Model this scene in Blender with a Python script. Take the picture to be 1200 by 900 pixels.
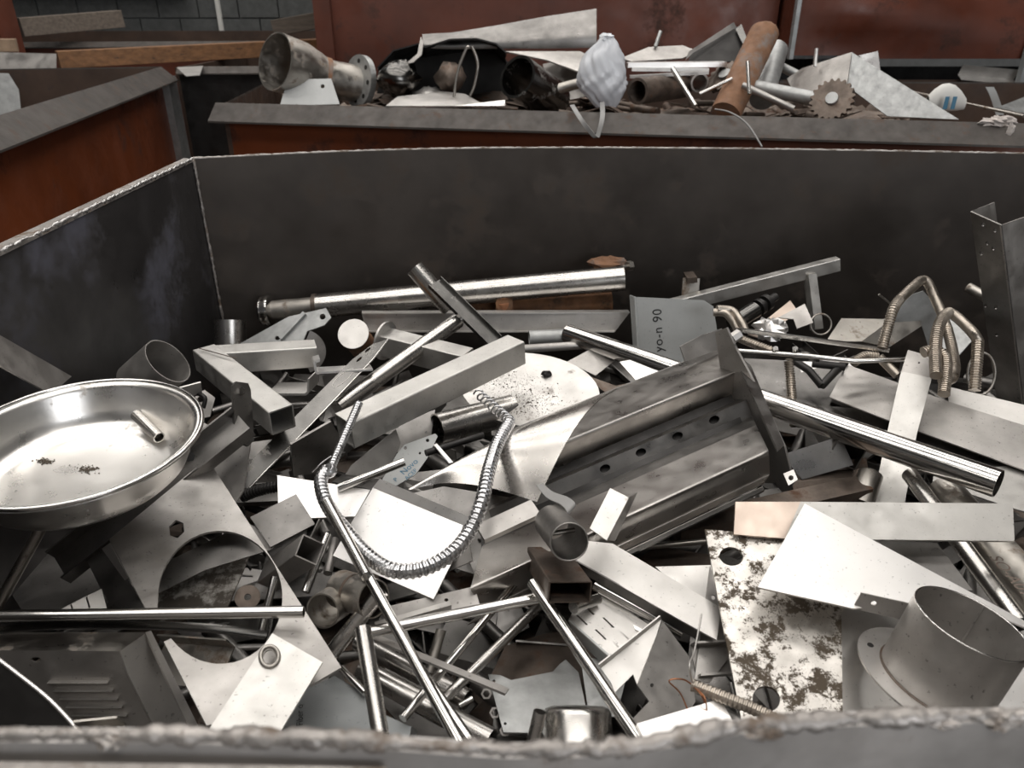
import bpy, math, random
from mathutils import Vector, Matrix
from mathutils.geometry import tessellate_polygon
random.seed(7)
sc = bpy.context.scene
for o in list(bpy.data.objects): bpy.data.objects.remove(o)
COL = sc.collection
# ---------------------------------------------------------------- camera
F, H, TH = 884.0, 1.6, math.radians(26.7)
CT, ST = math.cos(TH), math.sin(TH)
CAM = Vector((0, 0, H))
cd = bpy.data.cameras.new('camera'); cam = bpy.data.objects.new('camera', cd); COL.objects.link(cam)
cd.sensor_fit = 'HORIZONTAL'; cd.sensor_width = 36.0; cd.lens = 36.0 * F / 1200
cd.clip_start = .02; cd.clip_end = 60
cd.dof.use_dof = True; cd.dof.focus_distance = 1.55; cd.dof.aperture_fstop = 6.0
cam.location = CAM; cam.rotation_euler = (math.pi / 2 - TH, 0, 0)
sc.camera = cam
# ---------------------------------------------------------------- world, light, exposure
w = bpy.data.worlds.new('world'); sc.world = w; w.use_nodes = True
w.node_tree.nodes['Background'].inputs[0].default_value = (.75, .80, .88, 1)
w.node_tree.nodes['Background'].inputs[1].default_value = .06
vs = sc.view_settings
vs.view_transform = 'Standard'; vs.look = 'None'; vs.gamma = 1; vs.use_curve_mapping = False
vs.exposure = 0.22
def area(name, loc, rot, sx, sy, power, col):
    l = bpy.data.lights.new(name, 'AREA'); l.shape = 'RECTANGLE'; l.size = sx; l.size_y = sy
    l.energy = power; l.color = col
    o = bpy.data.objects.new(name, l); COL.objects.link(o); o.location = loc; o.rotation_euler = rot
    return o
# strips of translucent roof sheet in the hall roof, and a fill light panel added behind the camera
for y in (-1.4, .7, 2.8, 4.9, 7.0, 9.0):
    area('roof_skylight', (-.4, y, 5.95), (0, 0, 0), 8.0, 1.0, 100, (1.0, .965, .92))
area('rear_fill_light', (4.0, -7.2, 2.7), (math.radians(90), 0, math.radians(28)), 6.0, 5.0, 400, (.95, .97, 1.0))
# ---------------------------------------------------------------- picking points in the place
def ray(px, py):
    u = (px - 600) / F; v = (450 - py) / F
    return Vector((u, CT + v * ST, -ST + v * CT))
def P(px, py, z):                       # the point at height z
    d = ray(px, py); return CAM + d * ((z - H) / d.z)
def Q(px, py, y):                       # the point at distance y into the hall
    d = ray(px, py); return CAM + d * (y / d.y)
def dep(p):
    r = p - CAM; return r.y * CT - r.z * ST
def pr(n, p): return n * dep(p) / F     # size in metres of n photo pixels at p
def camdir(x, y, z):                    # right, up, towards the camera -> world
    return Vector((x, y * ST - z * CT, y * CT + z * ST)).normalized()
class Pl:                               # a plane through three points
    def __init__(s, a, b, c):
        s.o = a; s.n = (b - a).cross(c - a).normalized()
        if s.n.dot(CAM - a) < 0: s.n = -s.n
    def __call__(s, px, py):
        d = ray(px, py); return CAM + d * ((s.o - CAM).dot(s.n) / d.dot(s.n))
def plane(ref):
    if isinstance(ref, (int, float)):
        return Pl(P(500, 600, ref), P(600, 600, ref), P(550, 500, ref))
    return Pl(*[q if isinstance(q, Vector) else P(*q) for q in ref])
# ---------------------------------------------------------------- mesh collector
class M:
    def __init__(s): s.v = []; s.f = []; s.s = []
    def add(s, vs_, fs, sm=False):
        b = len(s.v); s.v += [Vector(q) for q in vs_]
        for f in fs:
            s.f.append([b + i for i in f]); s.s.append(sm)
        return s
def wl(o):
    p = Vector((0, 0, 0))
    while o is not None: p = p + o.location; o = o.parent
    return p
def link(name, m, mat, parent=None, label=None, cat=None, group=None, kind=None):
    lo = Vector([min(q[i] for q in m.v) for i in range(3)]); hi = Vector([max(q[i] for q in m.v) for i in range(3)])
    org = wl(parent) if parent else Vector(((lo.x + hi.x) / 2, (lo.y + hi.y) / 2, lo.z))
    me = bpy.data.meshes.new(name)
    me.from_pydata([q - org for q in m.v], [], m.f)
    me.polygons.foreach_set('use_smooth', m.s)
    for mm in (mat if isinstance(mat, (list, tuple)) else [mat]): me.materials.append(mm)
    me.update()
    o = bpy.data.objects.new(name, me); COL.objects.link(o)
    if parent: o.parent = parent
    else: o.location = org
    tag(o, label, cat, group, kind)
    return o
def tag(o, label=None, cat=None, group=None, kind=None):
    if label: o['label'] = label
    if cat: o['category'] = cat
    if group: o['group'] = group
    if kind: o['kind'] = kind
    return o
def thing(name, loc, label, cat, group=None, kind=None):
    o = bpy.data.objects.new(name, None); COL.objects.link(o); o.location = loc; o.empty_display_size = .05
    return tag(o, label, cat, group, kind)
# ---------------------------------------------------------------- shapes
def slab(m, loops, off):
    """flat polygon (first loop) with holes, given its thickness by the vector off"""
    loops = [[Vector(q) for q in l] for l in loops]
    flat = [q for l in loops for q in l]; n = len(flat)
    tris = tessellate_polygon(loops)
    nn = Vector((0, 0, 0)); l0 = loops[0]
    for i in range(len(l0)): nn += l0[i].cross(l0[(i + 1) % len(l0)])
    fs = []
    for t in tris:
        a, b, c = [flat[i] for i in t]
        if (b - a).cross(c - a).dot(off) > 0: t = (t[0], t[2], t[1])
        fs.append(list(t)); fs.append([t[2] + n, t[1] + n, t[0] + n])
    base = 0
    for l in loops:
        k = len(l)
        for i in range(k):
            j = (i + 1) % k; fs.append([base + i, base + j, base + j + n, base + i + n])
        base += k
    return m.add(flat + [q + off for q in flat], fs)
def ell(cx, cy, rx, ry=None, rot=0, n=20):
    ry = rx if ry is None else ry; c, s = math.cos(math.radians(rot)), math.sin(math.radians(rot)); out = []
    for i in range(n):
        a = 2 * math.pi * i / n; x, y = rx * math.cos(a), ry * math.sin(a)
        out.append((cx + x * c - y * s, cy + x * s + y * c))
    return out
def plate(m, ref, outline, holes=(), th=.003):
    pl = ref if isinstance(ref, Pl) else plane(ref)
    return slab(m, [[pl(*q) for q in l] for l in [outline] + list(holes)], -pl.n * th)
def frame_of(d, up):
    d = d.normalized(); up = Vector(up)
    s = d.cross(up)
    if s.length < 1e-4: s = d.cross(Vector((1, 0, 0)))
    s.normalize(); return s, s.cross(d)
def bar(m, a, b, loops, up=(0, 0, 1)):
    """profile loops (x across, y up) run from a to b"""
    s, u = frame_of(b - a, up); k = []
    for l in loops: k.append([a + s * q[0] + u * q[1] for q in l])
    return slab(m, k, b - a)
def rrect(w, h, r=0, n=3):
    if r <= 0: return [(-w / 2, -h / 2), (w / 2, -h / 2), (w / 2, h / 2), (-w / 2, h / 2)]
    o = []
    for cx, cy, a0 in ((w / 2 - r, h / 2 - r, 0), (-w / 2 + r, h / 2 - r, 90), (-w / 2 + r, -h / 2 + r, 180), (w / 2 - r, -h / 2 + r, 270)):
        for i in range(n + 1):
            a = math.radians(a0 + 90 * i / n); o.append((cx + r * math.cos(a), cy + r * math.sin(a)))
    return o
def boxtube(w, h, t, r=.003): return [rrect(w, h, r), rrect(w - 2 * t, h - 2 * t, max(r - t, .0005))]
def chan(w, h, t):      # web below, two legs up
    a, b = w / 2, h
    return [[(-a, b), (-a, 0), (a, 0), (a, b), (a - t, b), (a - t, t), (-a + t, t), (-a + t, b)]]
def ang(w, h, t): return [[(0, 0), (w, 0), (w, t), (t, t), (t, h), (0, h)]]
def flat(w, t): return [rrect(w, t)]
def shift(loops, dx, dy): return [[(x + dx, y + dy) for x, y in l] for l in loops]
def cat_rom(pts, n=8, closed=False):
    o = []; k = len(pts)
    for i in range(k - 1):
        p0 = pts[max(i - 1, 0)]; p1 = pts[i]; p2 = pts[i + 1]; p3 = pts[min(i + 2, k - 1)]
        for j in range(n):
            t = j / n
            o.append(.5 * ((2 * p1) + (p2 - p0) * t + (2 * p0 - 5 * p1 + 4 * p2 - p3) * t * t + (3 * p1 - p0 - 3 * p2 + p3) * t ** 3))
    o.append(pts[-1].copy()); return o
def resample(pts, step):
    o = [pts[0].copy()]; acc = 0
    for i in range(len(pts) - 1):
        a, b = pts[i], pts[i + 1]; l = (b - a).length; d = step - acc
        while d <= l and l > 0:
            o.append(a.lerp(b, d / l)); d += step
        acc = l - (d - step)
    return o
def rings(pts, radii, seg):
    n = len(pts); out = []
    t = (pts[1] - pts[0]).normalized(); s, u = frame_of(t, (0, 0, 1))
    for i in range(n):
        tn = (pts[min(i + 1, n - 1)] - pts[max(i - 1, 0)]).normalized()
        s = (s - tn * s.dot(tn)).normalized(); u = s.cross(tn)
        r = radii[i] if isinstance(radii, (list, tuple)) else radii
        out.append([pts[i] + (s * math.cos(2 * math.pi * k / seg) + u * math.sin(2 * math.pi * k / seg)) * r for k in range(seg)])
    return out
def tube(m, pts, radii, wall=None, seg=20, smooth=True):
    """round bar (wall None) or open pipe along pts"""
    R = rings(pts, radii, seg); n = len(R)
    def skin(R, inv):
        vs_ = [q for r in R for q in r]; fs = []
        for i in range(n - 1):
            for k in range(seg):
                a, b = i * seg + k, i * seg + (k + 1) % seg
                f = [a, b, b + seg, a + seg]; fs.append(f[::-1] if inv else f)
        m.add(vs_, fs, smooth)
    skin(R, True)
    if wall:
        rr = [x - wall for x in radii] if isinstance(radii, (list, tuple)) else radii - wall
        I = rings(pts, rr, seg); skin(I, False)
        for e, inv in ((0, False), (n - 1, True)):
            vs_ = R[e] + I[e]; fs = []
            for k in range(seg):
                j = (k + 1) % seg; f = [k, j, j + seg, k + seg]; fs.append(f[::-1] if inv else f)
            m.add(vs_, fs)
    else:
        m.add(R[0], [list(range(seg))]); m.add(R[-1], [list(range(seg))[::-1]])
    return m
def conduit(m, pts, r, pitch=.0075, depth=.16, seg=14):
    q = resample(pts, pitch / 4); pat = (1.0, 1.0, 1 - depth, 1 - depth)
    rr = [r * pat[i % 4] for i in range(len(q))]
    return tube(m, q, rr, seg=seg, smooth=False)
def lathe(m, prof, o, axis, seg=48, closed=True, smooth=True, a0=0, a1=360):
    axis = axis.normalized(); s, u = frame_of(axis, (0, 0, 1) if abs(axis.z) < .9 else (0, 1, 0))
    full = abs(a1 - a0) >= 360; k = seg if full else seg + 1; n = len(prof); vs_ = []
    for i in range(k):
        a = math.radians(a0 + (a1 - a0) * i / seg)
        e = s * math.cos(a) + u * math.sin(a)
        vs_ += [o + e * r + axis * h for r, h in prof]
    ns = n if closed else n - 1; groups = [[0]]
    def dirn(q):
        a, b = prof[q % n], prof[(q + 1) % n]; l = math.hypot(b[0] - a[0], b[1] - a[1]) or 1e-9
        return ((b[0] - a[0]) / l, (b[1] - a[1]) / l)
    for q in range(1, ns):
        d0, d1 = dirn(q - 1), dirn(q)
        if d0[0] * d1[0] + d0[1] * d1[1] < .72: groups.append([q])
        else: groups[-1].append(q)
    for g in groups:
        idx = [q % n for q in g] + [(g[-1] + 1) % n]; w_ = len(idx)
        vv = [vs_[i * n + q] for i in range(k) for q in idx]; fs = []
        for i in range(seg):
            j = (i + 1) % k
            for q in range(w_ - 1): fs.append([i * w_ + q, j * w_ + q, j * w_ + q + 1, i * w_ + q + 1])
        m.add(vv, fs, smooth)
    if not full and closed:
        m.add(vs_[:n], [list(range(n))]); m.add(vs_[-n:], [list(range(n))[::-1]])
    return m
def sheet(m, rows, th, smooth=True):
    """curved sheet through a grid of points, with thickness"""
    a, b = len(rows), len(rows[0]); g = [q for r in rows for q in r]; N = []
    for i in range(a):
        for j in range(b):
            du = rows[min(i + 1, a - 1)][j] - rows[max(i - 1, 0)][j]; dv = rows[i][min(j + 1, b - 1)] - rows[i][max(j - 1, 0)]
            N.append(du.cross(dv).normalized())
    k = len(g); vs_ = g + [g[i] - N[i] * th for i in range(k)]; fs = []; rim = []
    for i in range(a - 1):
        for j in range(b - 1):
            q = i * b + j; fs.append([q, q + b, q + b + 1, q + 1]); fs.append([q + k, q + k + 1, q + k + b + 1, q + k + b])
    m.add(vs_, fs, smooth)
    edge = [(j, j + 1) for j in range(b - 1)] + [((a - 1) * b + j + 1, (a - 1) * b + j) for j in range(b - 1)] + \
           [((i + 1) * b, i * b) for i in range(a - 1)] + [(i * b + b - 1, (i + 1) * b + b - 1) for i in range(a - 1)]
    m.add(vs_, [[x, y, y + k, x + k] for x, y in edge])
    return m
def lump(m, c, rx, ry, rz, n=10, rough=.25, seed=0, smooth=False):
    rnd = random.Random(seed); vs_ = []; fs = []; k = n * 2
    for i in range(n + 1):
        a = math.pi * i / n
        for j in range(k):
            b = 2 * math.pi * j / k; q = 1 + rnd.uniform(-rough, rough) * (0 < i < n)
            vs_.append(c + Vector((rx * q * math.sin(a) * math.cos(b), ry * q * math.sin(a) * math.sin(b), rz * q * math.cos(a))))
    for i in range(n):
        for j in range(k):
            j2 = (j + 1) % k; fs.append([i * k + j, i * k + j2, (i + 1) * k + j2, (i + 1) * k + j])
    return m.add(vs_, fs, smooth)
def lettering(name, s, o, x, y, size, mat, parent, space=1.0):
    c = bpy.data.curves.new(name, 'FONT'); c.body = s; c.size = 1; c.space_character = space
    t = bpy.data.objects.new(name, c); COL.objects.link(t)
    bpy.context.view_layer.update()
    me = bpy.data.meshes.new_from_object(t.evaluated_get(bpy.context.evaluated_depsgraph_get()))
    bpy.data.objects.remove(t); bpy.data.curves.remove(c)
    x = x.normalized(); n = x.cross(y).normalized(); y = n.cross(x); off = wl(parent)
    if n.dot(CAM - o) < 0: n = -n
    for v in me.vertices: v.co = o + x * v.co.x * size + y * v.co.y * size + n * .0009 - off
    me.materials.clear(); me.materials.append(mat); me.name = name
    ob = bpy.data.objects.new(name, me); COL.objects.link(ob); ob.parent = parent
    return ob
# ---------------------------------------------------------------- materials
def nodes(name):
    m = bpy.data.materials.new(name); m.use_nodes = True; t = m.node_tree
    return m, t, t.nodes['Principled BSDF']
def surf(name, col, rough=.4, metal=1.0, var=.18, blot=7.0, rvar=.16, dirt=0.0, dcol=(.09, .06, .04), dscale=14.0,
         stretch=(1, 1, 1), dro=.68, bump=.0, bscale=60.0, spec=.5, alpha=None, speck=0.0):
    """base colour with blotches, varying gloss, optional dirt or rust with a shape of its own"""
    m, t, b = nodes(name); N, L = t.nodes, t.links
    tc = N.new('ShaderNodeTexCoord'); oi = N.new('ShaderNodeObjectInfo')
    mul = N.new('ShaderNodeMath'); mul.operation = 'MULTIPLY'; mul.inputs[1].default_value = 43.0
    L.new(oi.outputs['Random'], mul.inputs[0])
    ad = N.new('ShaderNodeVectorMath'); ad.operation = 'ADD'; L.new(tc.outputs['Object'], ad.inputs[0]); L.new(mul.outputs[0], ad.inputs[1])
    mp = N.new('ShaderNodeMapping'); mp.inputs['Scale'].default_value = stretch; L.new(ad.outputs[0], mp.inputs[0])
    def noise(scale, det=5, rg=.6):
        n = N.new('ShaderNodeTexNoise'); n.inputs['Scale'].default_value = scale; n.inputs['Detail'].default_value = det
        n.inputs['Roughness'].default_value = rg; L.new(mp.outputs[0], n.inputs['Vector']); return n.outputs['Fac']
    def ramp(src, a, b_):
        r = N.new('ShaderNodeMapRange'); r.inputs['From Min'].default_value = a; r.inputs['From Max'].default_value = b_
        L.new(src, r.inputs['Value']); return r
    n1 = noise(blot)
    r1 = ramp(n1, .3, .7); r1.inputs['To Min'].default_value = 1 - var; r1.inputs['To Max'].default_value = 1 + var
    mc = N.new('ShaderNodeMix'); mc.data_type = 'RGBA'; mc.blend_type = 'MULTIPLY'; mc.inputs['Factor'].default_value = 1
    mc.inputs['A'].default_value = (*col, 1); L.new(r1.outputs[0], mc.inputs['B'])
    colout = mc.outputs['Result']
    n2 = noise(blot * 2.7)
    rr = ramp(n2, .3, .7); rr.inputs['To Min'].default_value = max(rough - rvar, .04); rr.inputs['To Max'].default_value = min(rough + rvar, 1)
    rout = rr.outputs[0]
    if speck:
        n4 = noise(blot * 22, 2); s4 = ramp(n4, .66, .72); ms = N.new('ShaderNodeMix'); ms.data_type = 'RGBA'
        q = N.new('ShaderNodeMath'); q.operation = 'MULTIPLY'; q.inputs[1].default_value = speck; L.new(s4.outputs[0], q.inputs[0])
        L.new(q.outputs[0], ms.inputs['Factor']); L.new(colout, ms.inputs['A']); ms.inputs['B'].default_value = (*[c * .25 for c in col], 1); colout = ms.outputs['Result']
    if dirt:
        n3 = noise(dscale, 10, dro); d = ramp(n3, .62 - dirt * .3, (.72 - dirt * .25) if dro < .75 else (.655 - dirt * .3))
        md = N.new('ShaderNodeMix'); md.data_type = 'RGBA'; L.new(d.outputs[0], md.inputs['Factor']); L.new(colout, md.inputs['A']); md.inputs['B'].default_value = (*dcol, 1)
        colout = md.outputs['Result']
        mr = N.new('ShaderNodeMix'); L.new(d.outputs[0], mr.inputs['Factor']); L.new(rout, mr.inputs['A']); mr.inputs['B'].default_value = .85; rout = mr.outputs['Result']
        mm = N.new('ShaderNodeMix'); L.new(d.outputs[0], mm.inputs['Factor']); mm.inputs['A'].default_value = metal; mm.inputs['B'].default_value = 0.1
        L.new(mm.outputs['Result'], b.inputs['Metallic'])
    else: b.inputs['Metallic'].default_value = metal
    L.new(colout, b.inputs['Base Color']); L.new(rout, b.inputs['Roughness']); b.inputs['Specular IOR Level'].default_value = spec
    if bump:
        bn = N.new('ShaderNodeBump'); bn.inputs['Strength'].default_value = bump; bn.inputs['Distance'].default_value = .004
        L.new(noise(bscale, 4), bn.inputs['Height']); L.new(bn.outputs[0], b.inputs['Normal'])
    return m
WARM = (.60, .575, .545)
MT = {}
MT['bright'] = surf('bright_mill_steel', (.84, .82, .80), .36, metal=.9, var=.05, rvar=.08, speck=.4)
MT['sheet'] = surf('stainless_sheet', (.60, .58, .555), .42, metal=.85, var=.14, rvar=.1, speck=.5)
MT['dull'] = surf('dull_stainless', (.43, .41, .39), .45, metal=.82, var=.22, speck=.6)
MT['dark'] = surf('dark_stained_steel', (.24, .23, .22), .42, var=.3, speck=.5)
MT['smudged'] = surf('smudged_disc_steel', (.60, .58, .555), .42, metal=.85, var=.14, dirt=.16, dcol=(.22, .185, .155), dscale=10, dro=.74)
MT['ribs'] = surf('ribbed_panel_steel', (.40, .38, .36), .34, var=.2, rvar=.1, speck=.4)
MT['chrome'] = surf('polished_steel', (.66, .645, .62), .16, var=.1, rvar=.03)
MT['tubem'] = surf('drawn_tube_steel', (.55, .53, .505), .27, var=.2, rvar=.05)
MT['pipe'] = surf('weathered_pipe_steel', (.43, .405, .37), .42, var=.25, dirt=.25, dcol=(.16, .11, .075))
MT['galv'] = surf('galvanised_steel', (.40, .405, .40), .52, metal=.7, var=.18, blot=22)
MT['beam'] = surf('square_tube_steel', (.56, .545, .52), .44, metal=.85, var=.13, blot=9, speck=.5)
MT['mirror'] = surf('polished_strip_steel', (.15, .146, .14), .24, var=.3, rvar=.04, dirt=.1, dcol=(.30, .28, .25))
MT['swirl'] = surf('swirl_polished_sheet', (.66, .63, .595), .27, var=.12, rvar=.05, blot=9)
MT['pan'] = surf('pan_steel', (.84, .82, .79), .30, var=.06, rvar=.05, dirt=.02, dcol=(.2, .16, .12), dscale=9)
MT['grime'] = surf('grimy_plate_steel', (.64, .61, .57), .42, var=.2, dirt=.42, dcol=(.085, .065, .045), dscale=17, blot=12, dro=.82, speck=.8)
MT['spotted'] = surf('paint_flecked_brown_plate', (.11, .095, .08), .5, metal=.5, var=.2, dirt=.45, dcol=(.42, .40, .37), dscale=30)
MT['rust'] = surf('rusty_steel', (.20, .098, .048), .75, metal=.15, var=.4, blot=18, dirt=.3, dcol=(.07, .045, .03), bump=.3)
MT['rustm'] = surf('heat_browned_steel', (.15, .12, .10), .5, metal=.7, var=.4, blot=14, dirt=.3, dcol=(.10, .052, .030))
MT['brown'] = surf('flaking_brown_rust', (.22, .115, .065), .8, metal=.05, var=.3, blot=14, dirt=.35, dcol=(.20, .175, .16), dscale=8, bump=.3)
MT['orange'] = surf('fresh_rust', (.34, .15, .075), .8, metal=.05, var=.3, blot=30, bump=.3)
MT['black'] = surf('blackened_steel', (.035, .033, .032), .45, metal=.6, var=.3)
MT['paint'] = surf('grey_enamel', (.43, .44, .435), .42, metal=0, var=.07, speck=.3)
MT['paintd'] = surf('dark_grey_enamel', (.25, .262, .265), .38, metal=0, var=.08, speck=.4)
MT['zinc'] = surf('flexible_conduit_steel', (.60, .60, .61), .3, var=.12, blot=30)
MT['tan'] = surf('tarnished_conduit_steel', (.46, .41, .355), .42, var=.2, blot=25)
MT['pink'] = surf('heat_tinted_steel', (.60, .50, .43), .45, var=.1)
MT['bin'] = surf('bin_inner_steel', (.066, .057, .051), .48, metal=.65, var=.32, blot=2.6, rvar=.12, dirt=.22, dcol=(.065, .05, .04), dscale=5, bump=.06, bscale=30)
MT['binblue'] = surf('blue_sheen_bin_steel', (.070, .066, .066), .42, metal=.65, var=.3, blot=2.6, dirt=.30, dcol=(.078, .077, .096), dscale=2.2, bump=.05, bscale=30)  # left wall's bluish sheen and mill-scale patches mixed into the colour
MT['rim'] = surf('bin_rim_steel', (.36, .335, .315), .5, metal=.7, var=.35, blot=14, dirt=.35, dcol=(.16, .12, .09), dscale=25, bump=.5, bscale=90)
MT['face'] = surf('bin_outer_steel', (.42, .40, .385), .5, metal=.4, var=.25, blot=9, dirt=.12, dcol=(.22, .18, .15), dscale=12)
MT['weld'] = surf('weld_bead', (.52, .51, .50), .4, var=.3, blot=60, bump=.4, bscale=200)
MT['red'] = surf('worn_red_oxide_paint', (.098, .025, .012), .55, metal=0, var=.3, blot=2.2, dirt=.22, dcol=(.045, .02, .014), dscale=4, bump=.05)
MT['redor'] = surf('worn_orange_red_paint', (.16, .040, .013), .5, metal=0, var=.3, blot=2.0, dirt=.2, dcol=(.06, .022, .013), dscale=3.5)
MT['flange'] = surf('bare_rim_flange', (.070, .061, .055), .6, metal=.3, var=.25, blot=9, dirt=.2, dcol=(.09, .06, .045))
MT['inner'] = surf('rusty_bin_lining', (.06, .036, .025), .7, metal=.1, var=.3, blot=4, dirt=.2, dcol=(.05, .035, .03))
MT['wood'] = surf('stained_timber', (.20, .095, .04), .7, metal=0, var=.35, blot=5, stretch=(1, 6, 8), dirt=.12, dcol=(.05, .035, .028), dscale=3, bump=.1)
MT['greywood'] = surf('weathered_timber', (.13, .105, .085), .85, metal=0, var=.3, blot=6, stretch=(1, 8, 8), bump=.2)
MT['pale'] = surf('pale_split_timber', (.30, .21, .14), .85, metal=0, var=.3, blot=12, bump=.2)
MT['block'] = surf('concrete_block', (.085, .088, .087), .9, metal=0, var=.2, blot=14, bump=.3, bscale=120)
MT['mortar'] = surf('mortar', (.17, .175, .175), .95, metal=0, var=.15, bump=.2)
MT['floorc'] = surf('dusty_concrete_floor', (.10, .09, .08), .85, metal=0, var=.3, blot=2, bump=.1)
MT['hall'] = surf('hall_cladding', (.34, .335, .325), .7, metal=0, var=.1)
MT['roof'] = surf('roof_sheeting', (.10, .098, .095), .7, metal=0, var=.1)
MT['white'] = surf('white_plastic_film', (.72, .74, .77), .3, metal=0, var=.1, blot=40)
MT['paper'] = surf('white_paper', (.62, .61, .58), .8, metal=0, var=.08)
MT['rag'] = surf('soiled_rag', (.52, .47, .44), .9, metal=0, var=.2, blot=60, bump=.6, bscale=300)
MT['ink'] = surf('black_marker', (.02, .02, .02), .6, metal=0, var=.05)
MT['blue'] = surf('blue_print', (.05, .17, .27), .6, metal=0, var=.05)
MT['stamp'] = surf('brown_stencil', (.16, .12, .10), .6, metal=.3, var=.3)
MT['copper'] = surf('bare_copper_wire', (.42, .19, .10), .4, var=.2)
MT['strap'] = surf('grey_plastic_strap', (.27, .265, .26), .45, metal=0, var=.1)
MT['soot'] = surf('dry_dirt', (.10, .08, .06), .95, metal=0, var=.3, blot=90, bump=.6, bscale=400)
def bag_material():
    m, t, b = nodes('clear_plastic_bag')
    b.inputs['Base Color'].default_value = (.82, .84, .88, 1); b.inputs['Roughness'].default_value = .22
    b.inputs['Alpha'].default_value = .55
    return m
MT['bag'] = bag_material()
# ---------------------------------------------------------------- one-call things
def tubes(name, label, cat, pts, rpx, mat, wall=None, smooth=0, group=None, seg=20, end=None, parent=None, rfix=None):
    """a straight or bent tube through (px, py, z) points; rpx = photo radius at the first point"""
    q = [p if isinstance(p, Vector) else P(*p) for p in pts]
    r = rfix or pr(rpx, q[0])
    if smooth: q = cat_rom(q, smooth)
    m = tube(M(), q, r, wall if wall is None else r * wall, seg)
    return link(name, m, MT[mat], parent, label, cat, group)
def plates(name, label, cat, ref, outline, mat, holes=(), th=.003, group=None, parent=None):
    return link(name, plate(M(), ref, outline, holes, th), MT[mat], parent, label, cat, group)
def bars(name, label, cat, a, b, loops, mat, up=(0, 0, 1), group=None, parent=None):
    a = a if isinstance(a, Vector) else P(*a); b = b if isinstance(b, Vector) else P(*b)
    return link(name, bar(M(), a, b, loops, up), MT[mat], parent, label, cat, group)

def mouth(p0, p1, L):
    """two ends of a pipe of length L whose mouth centre shows at p0 = (px, py, z) and far end centre at p1 = (px, py)"""
    a = P(*p0); d = ray(*p1); w0 = CAM - a
    A = d.dot(d); B = 2 * d.dot(w0); C_ = w0.dot(w0) - L * L; D_ = max(B * B - 4 * A * C_, 0)
    return a, CAM + d * ((-B + math.sqrt(D_)) / (2 * A))
# ================================================================ the hall
def box(m, lo, hi):
    x0, y0, z0 = lo; x1, y1, z1 = hi
    return m.add([(x0, y0, z0), (x1, y0, z0), (x1, y1, z0), (x0, y1, z0), (x0, y0, z1), (x1, y0, z1), (x1, y1, z1), (x0, y1, z1)],
                 [(3, 2, 1, 0), (4, 5, 6, 7), (0, 1, 5, 4), (1, 2, 6, 5), (2, 3, 7, 6), (3, 0, 4, 7)])
def structure(name, m, mat, label): return link(name, m, MT[mat], None, label, None, None, 'structure')
structure('floor', box(M(), (-9, -8, -.1), (9, 10, 0)), 'floorc', 'dusty dark concrete floor of the scrap hall')
wb = structure('wall_back', box(M(), (-9, 9.6, 0), (9, 9.9, 6.2)), 'mortar', 'grey concrete block wall at the back of the hall')
structure('wall_left', box(M(), (-9.2, -8, 0), (-9, 10, 6.2)), 'hall', 'plain cladding wall on the left of the hall')
structure('wall_right', box(M(), (9, -8, 0), (9.2, 10, 6.2)), 'hall', 'plain cladding wall on the right of the hall')
structure('wall_front', box(M(), (-9, -8.2, 0), (9, -8, 6.2)), 'hall', 'plain cladding wall behind the camera')
structure('ceiling', box(M(), (-9, -8, 6.1), (9, 10, 6.3)), 'roof', 'dark sheeted roof of the hall')
bm_ = box(M(), (-.22, -.05, -.095), (.22, .0, .095)); first = None
for r in range(6):
    for c in range(13):
        x = -7.2 + c * .455 + (r % 2) * .2275; z = .95 + r * .205
        if first is None:
            first = link('block', box(M(), (x - .22, 9.55, z - .095), (x + .22, 9.6, z + .095)), MT['block'], wb)
        else:
            o = first.copy(); COL.objects.link(o); o.parent = wb
            o.location = Vector((x + 7.2, 0, z - .95))
link('cable_duct', box(M(), (-3.34, 9.5, .9), (-3.30, 9.55, 2.4)), MT['paper'], wb)
# ================================================================ bins
def wall_panel(name, a, b, z0, z1, t, mat, parent, out):
    """flat wall from a to b (x, y), thickness t towards out"""
    o = Vector((out[0], out[1], 0)).normalized() * t
    a0, b0 = Vector((a[0], a[1], z0)), Vector((b[0], b[1], z0)); u = Vector((0, 0, z1 - z0))
    return link(name, slab(M(), [[a0, b0, b0 + u, a0 + u]], o), MT[mat], parent)
def flange(name, a, b, z, out, mat, parent, w=.075, d=.055, t=.008):
    """sloping rim strip that runs from the top edge outwards and down"""
    o = Vector((out[0], out[1], 0)).normalized(); A = Vector((a[0], a[1], z)); B = Vector((b[0], b[1], z))
    pts = [A + Vector((0, 0, t)), A + o * w + Vector((0, 0, -d)), A + o * w + Vector((0, 0, -d - t)), A]
    return link(name, slab(M(), [pts], B - A), MT[mat], parent)
def wobble(a, b, n, amp, seed, r0, rv):
    rnd = random.Random(seed); pts = []; rr = []
    for i in range(n + 1):
        q = a.lerp(b, i / n); pts.append(q + Vector((rnd.uniform(-amp, amp), rnd.uniform(-amp, amp), rnd.uniform(-amp, amp)))); rr.append(r0 * rnd.uniform(1 - rv, 1 + rv))
    return pts, rr
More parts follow.
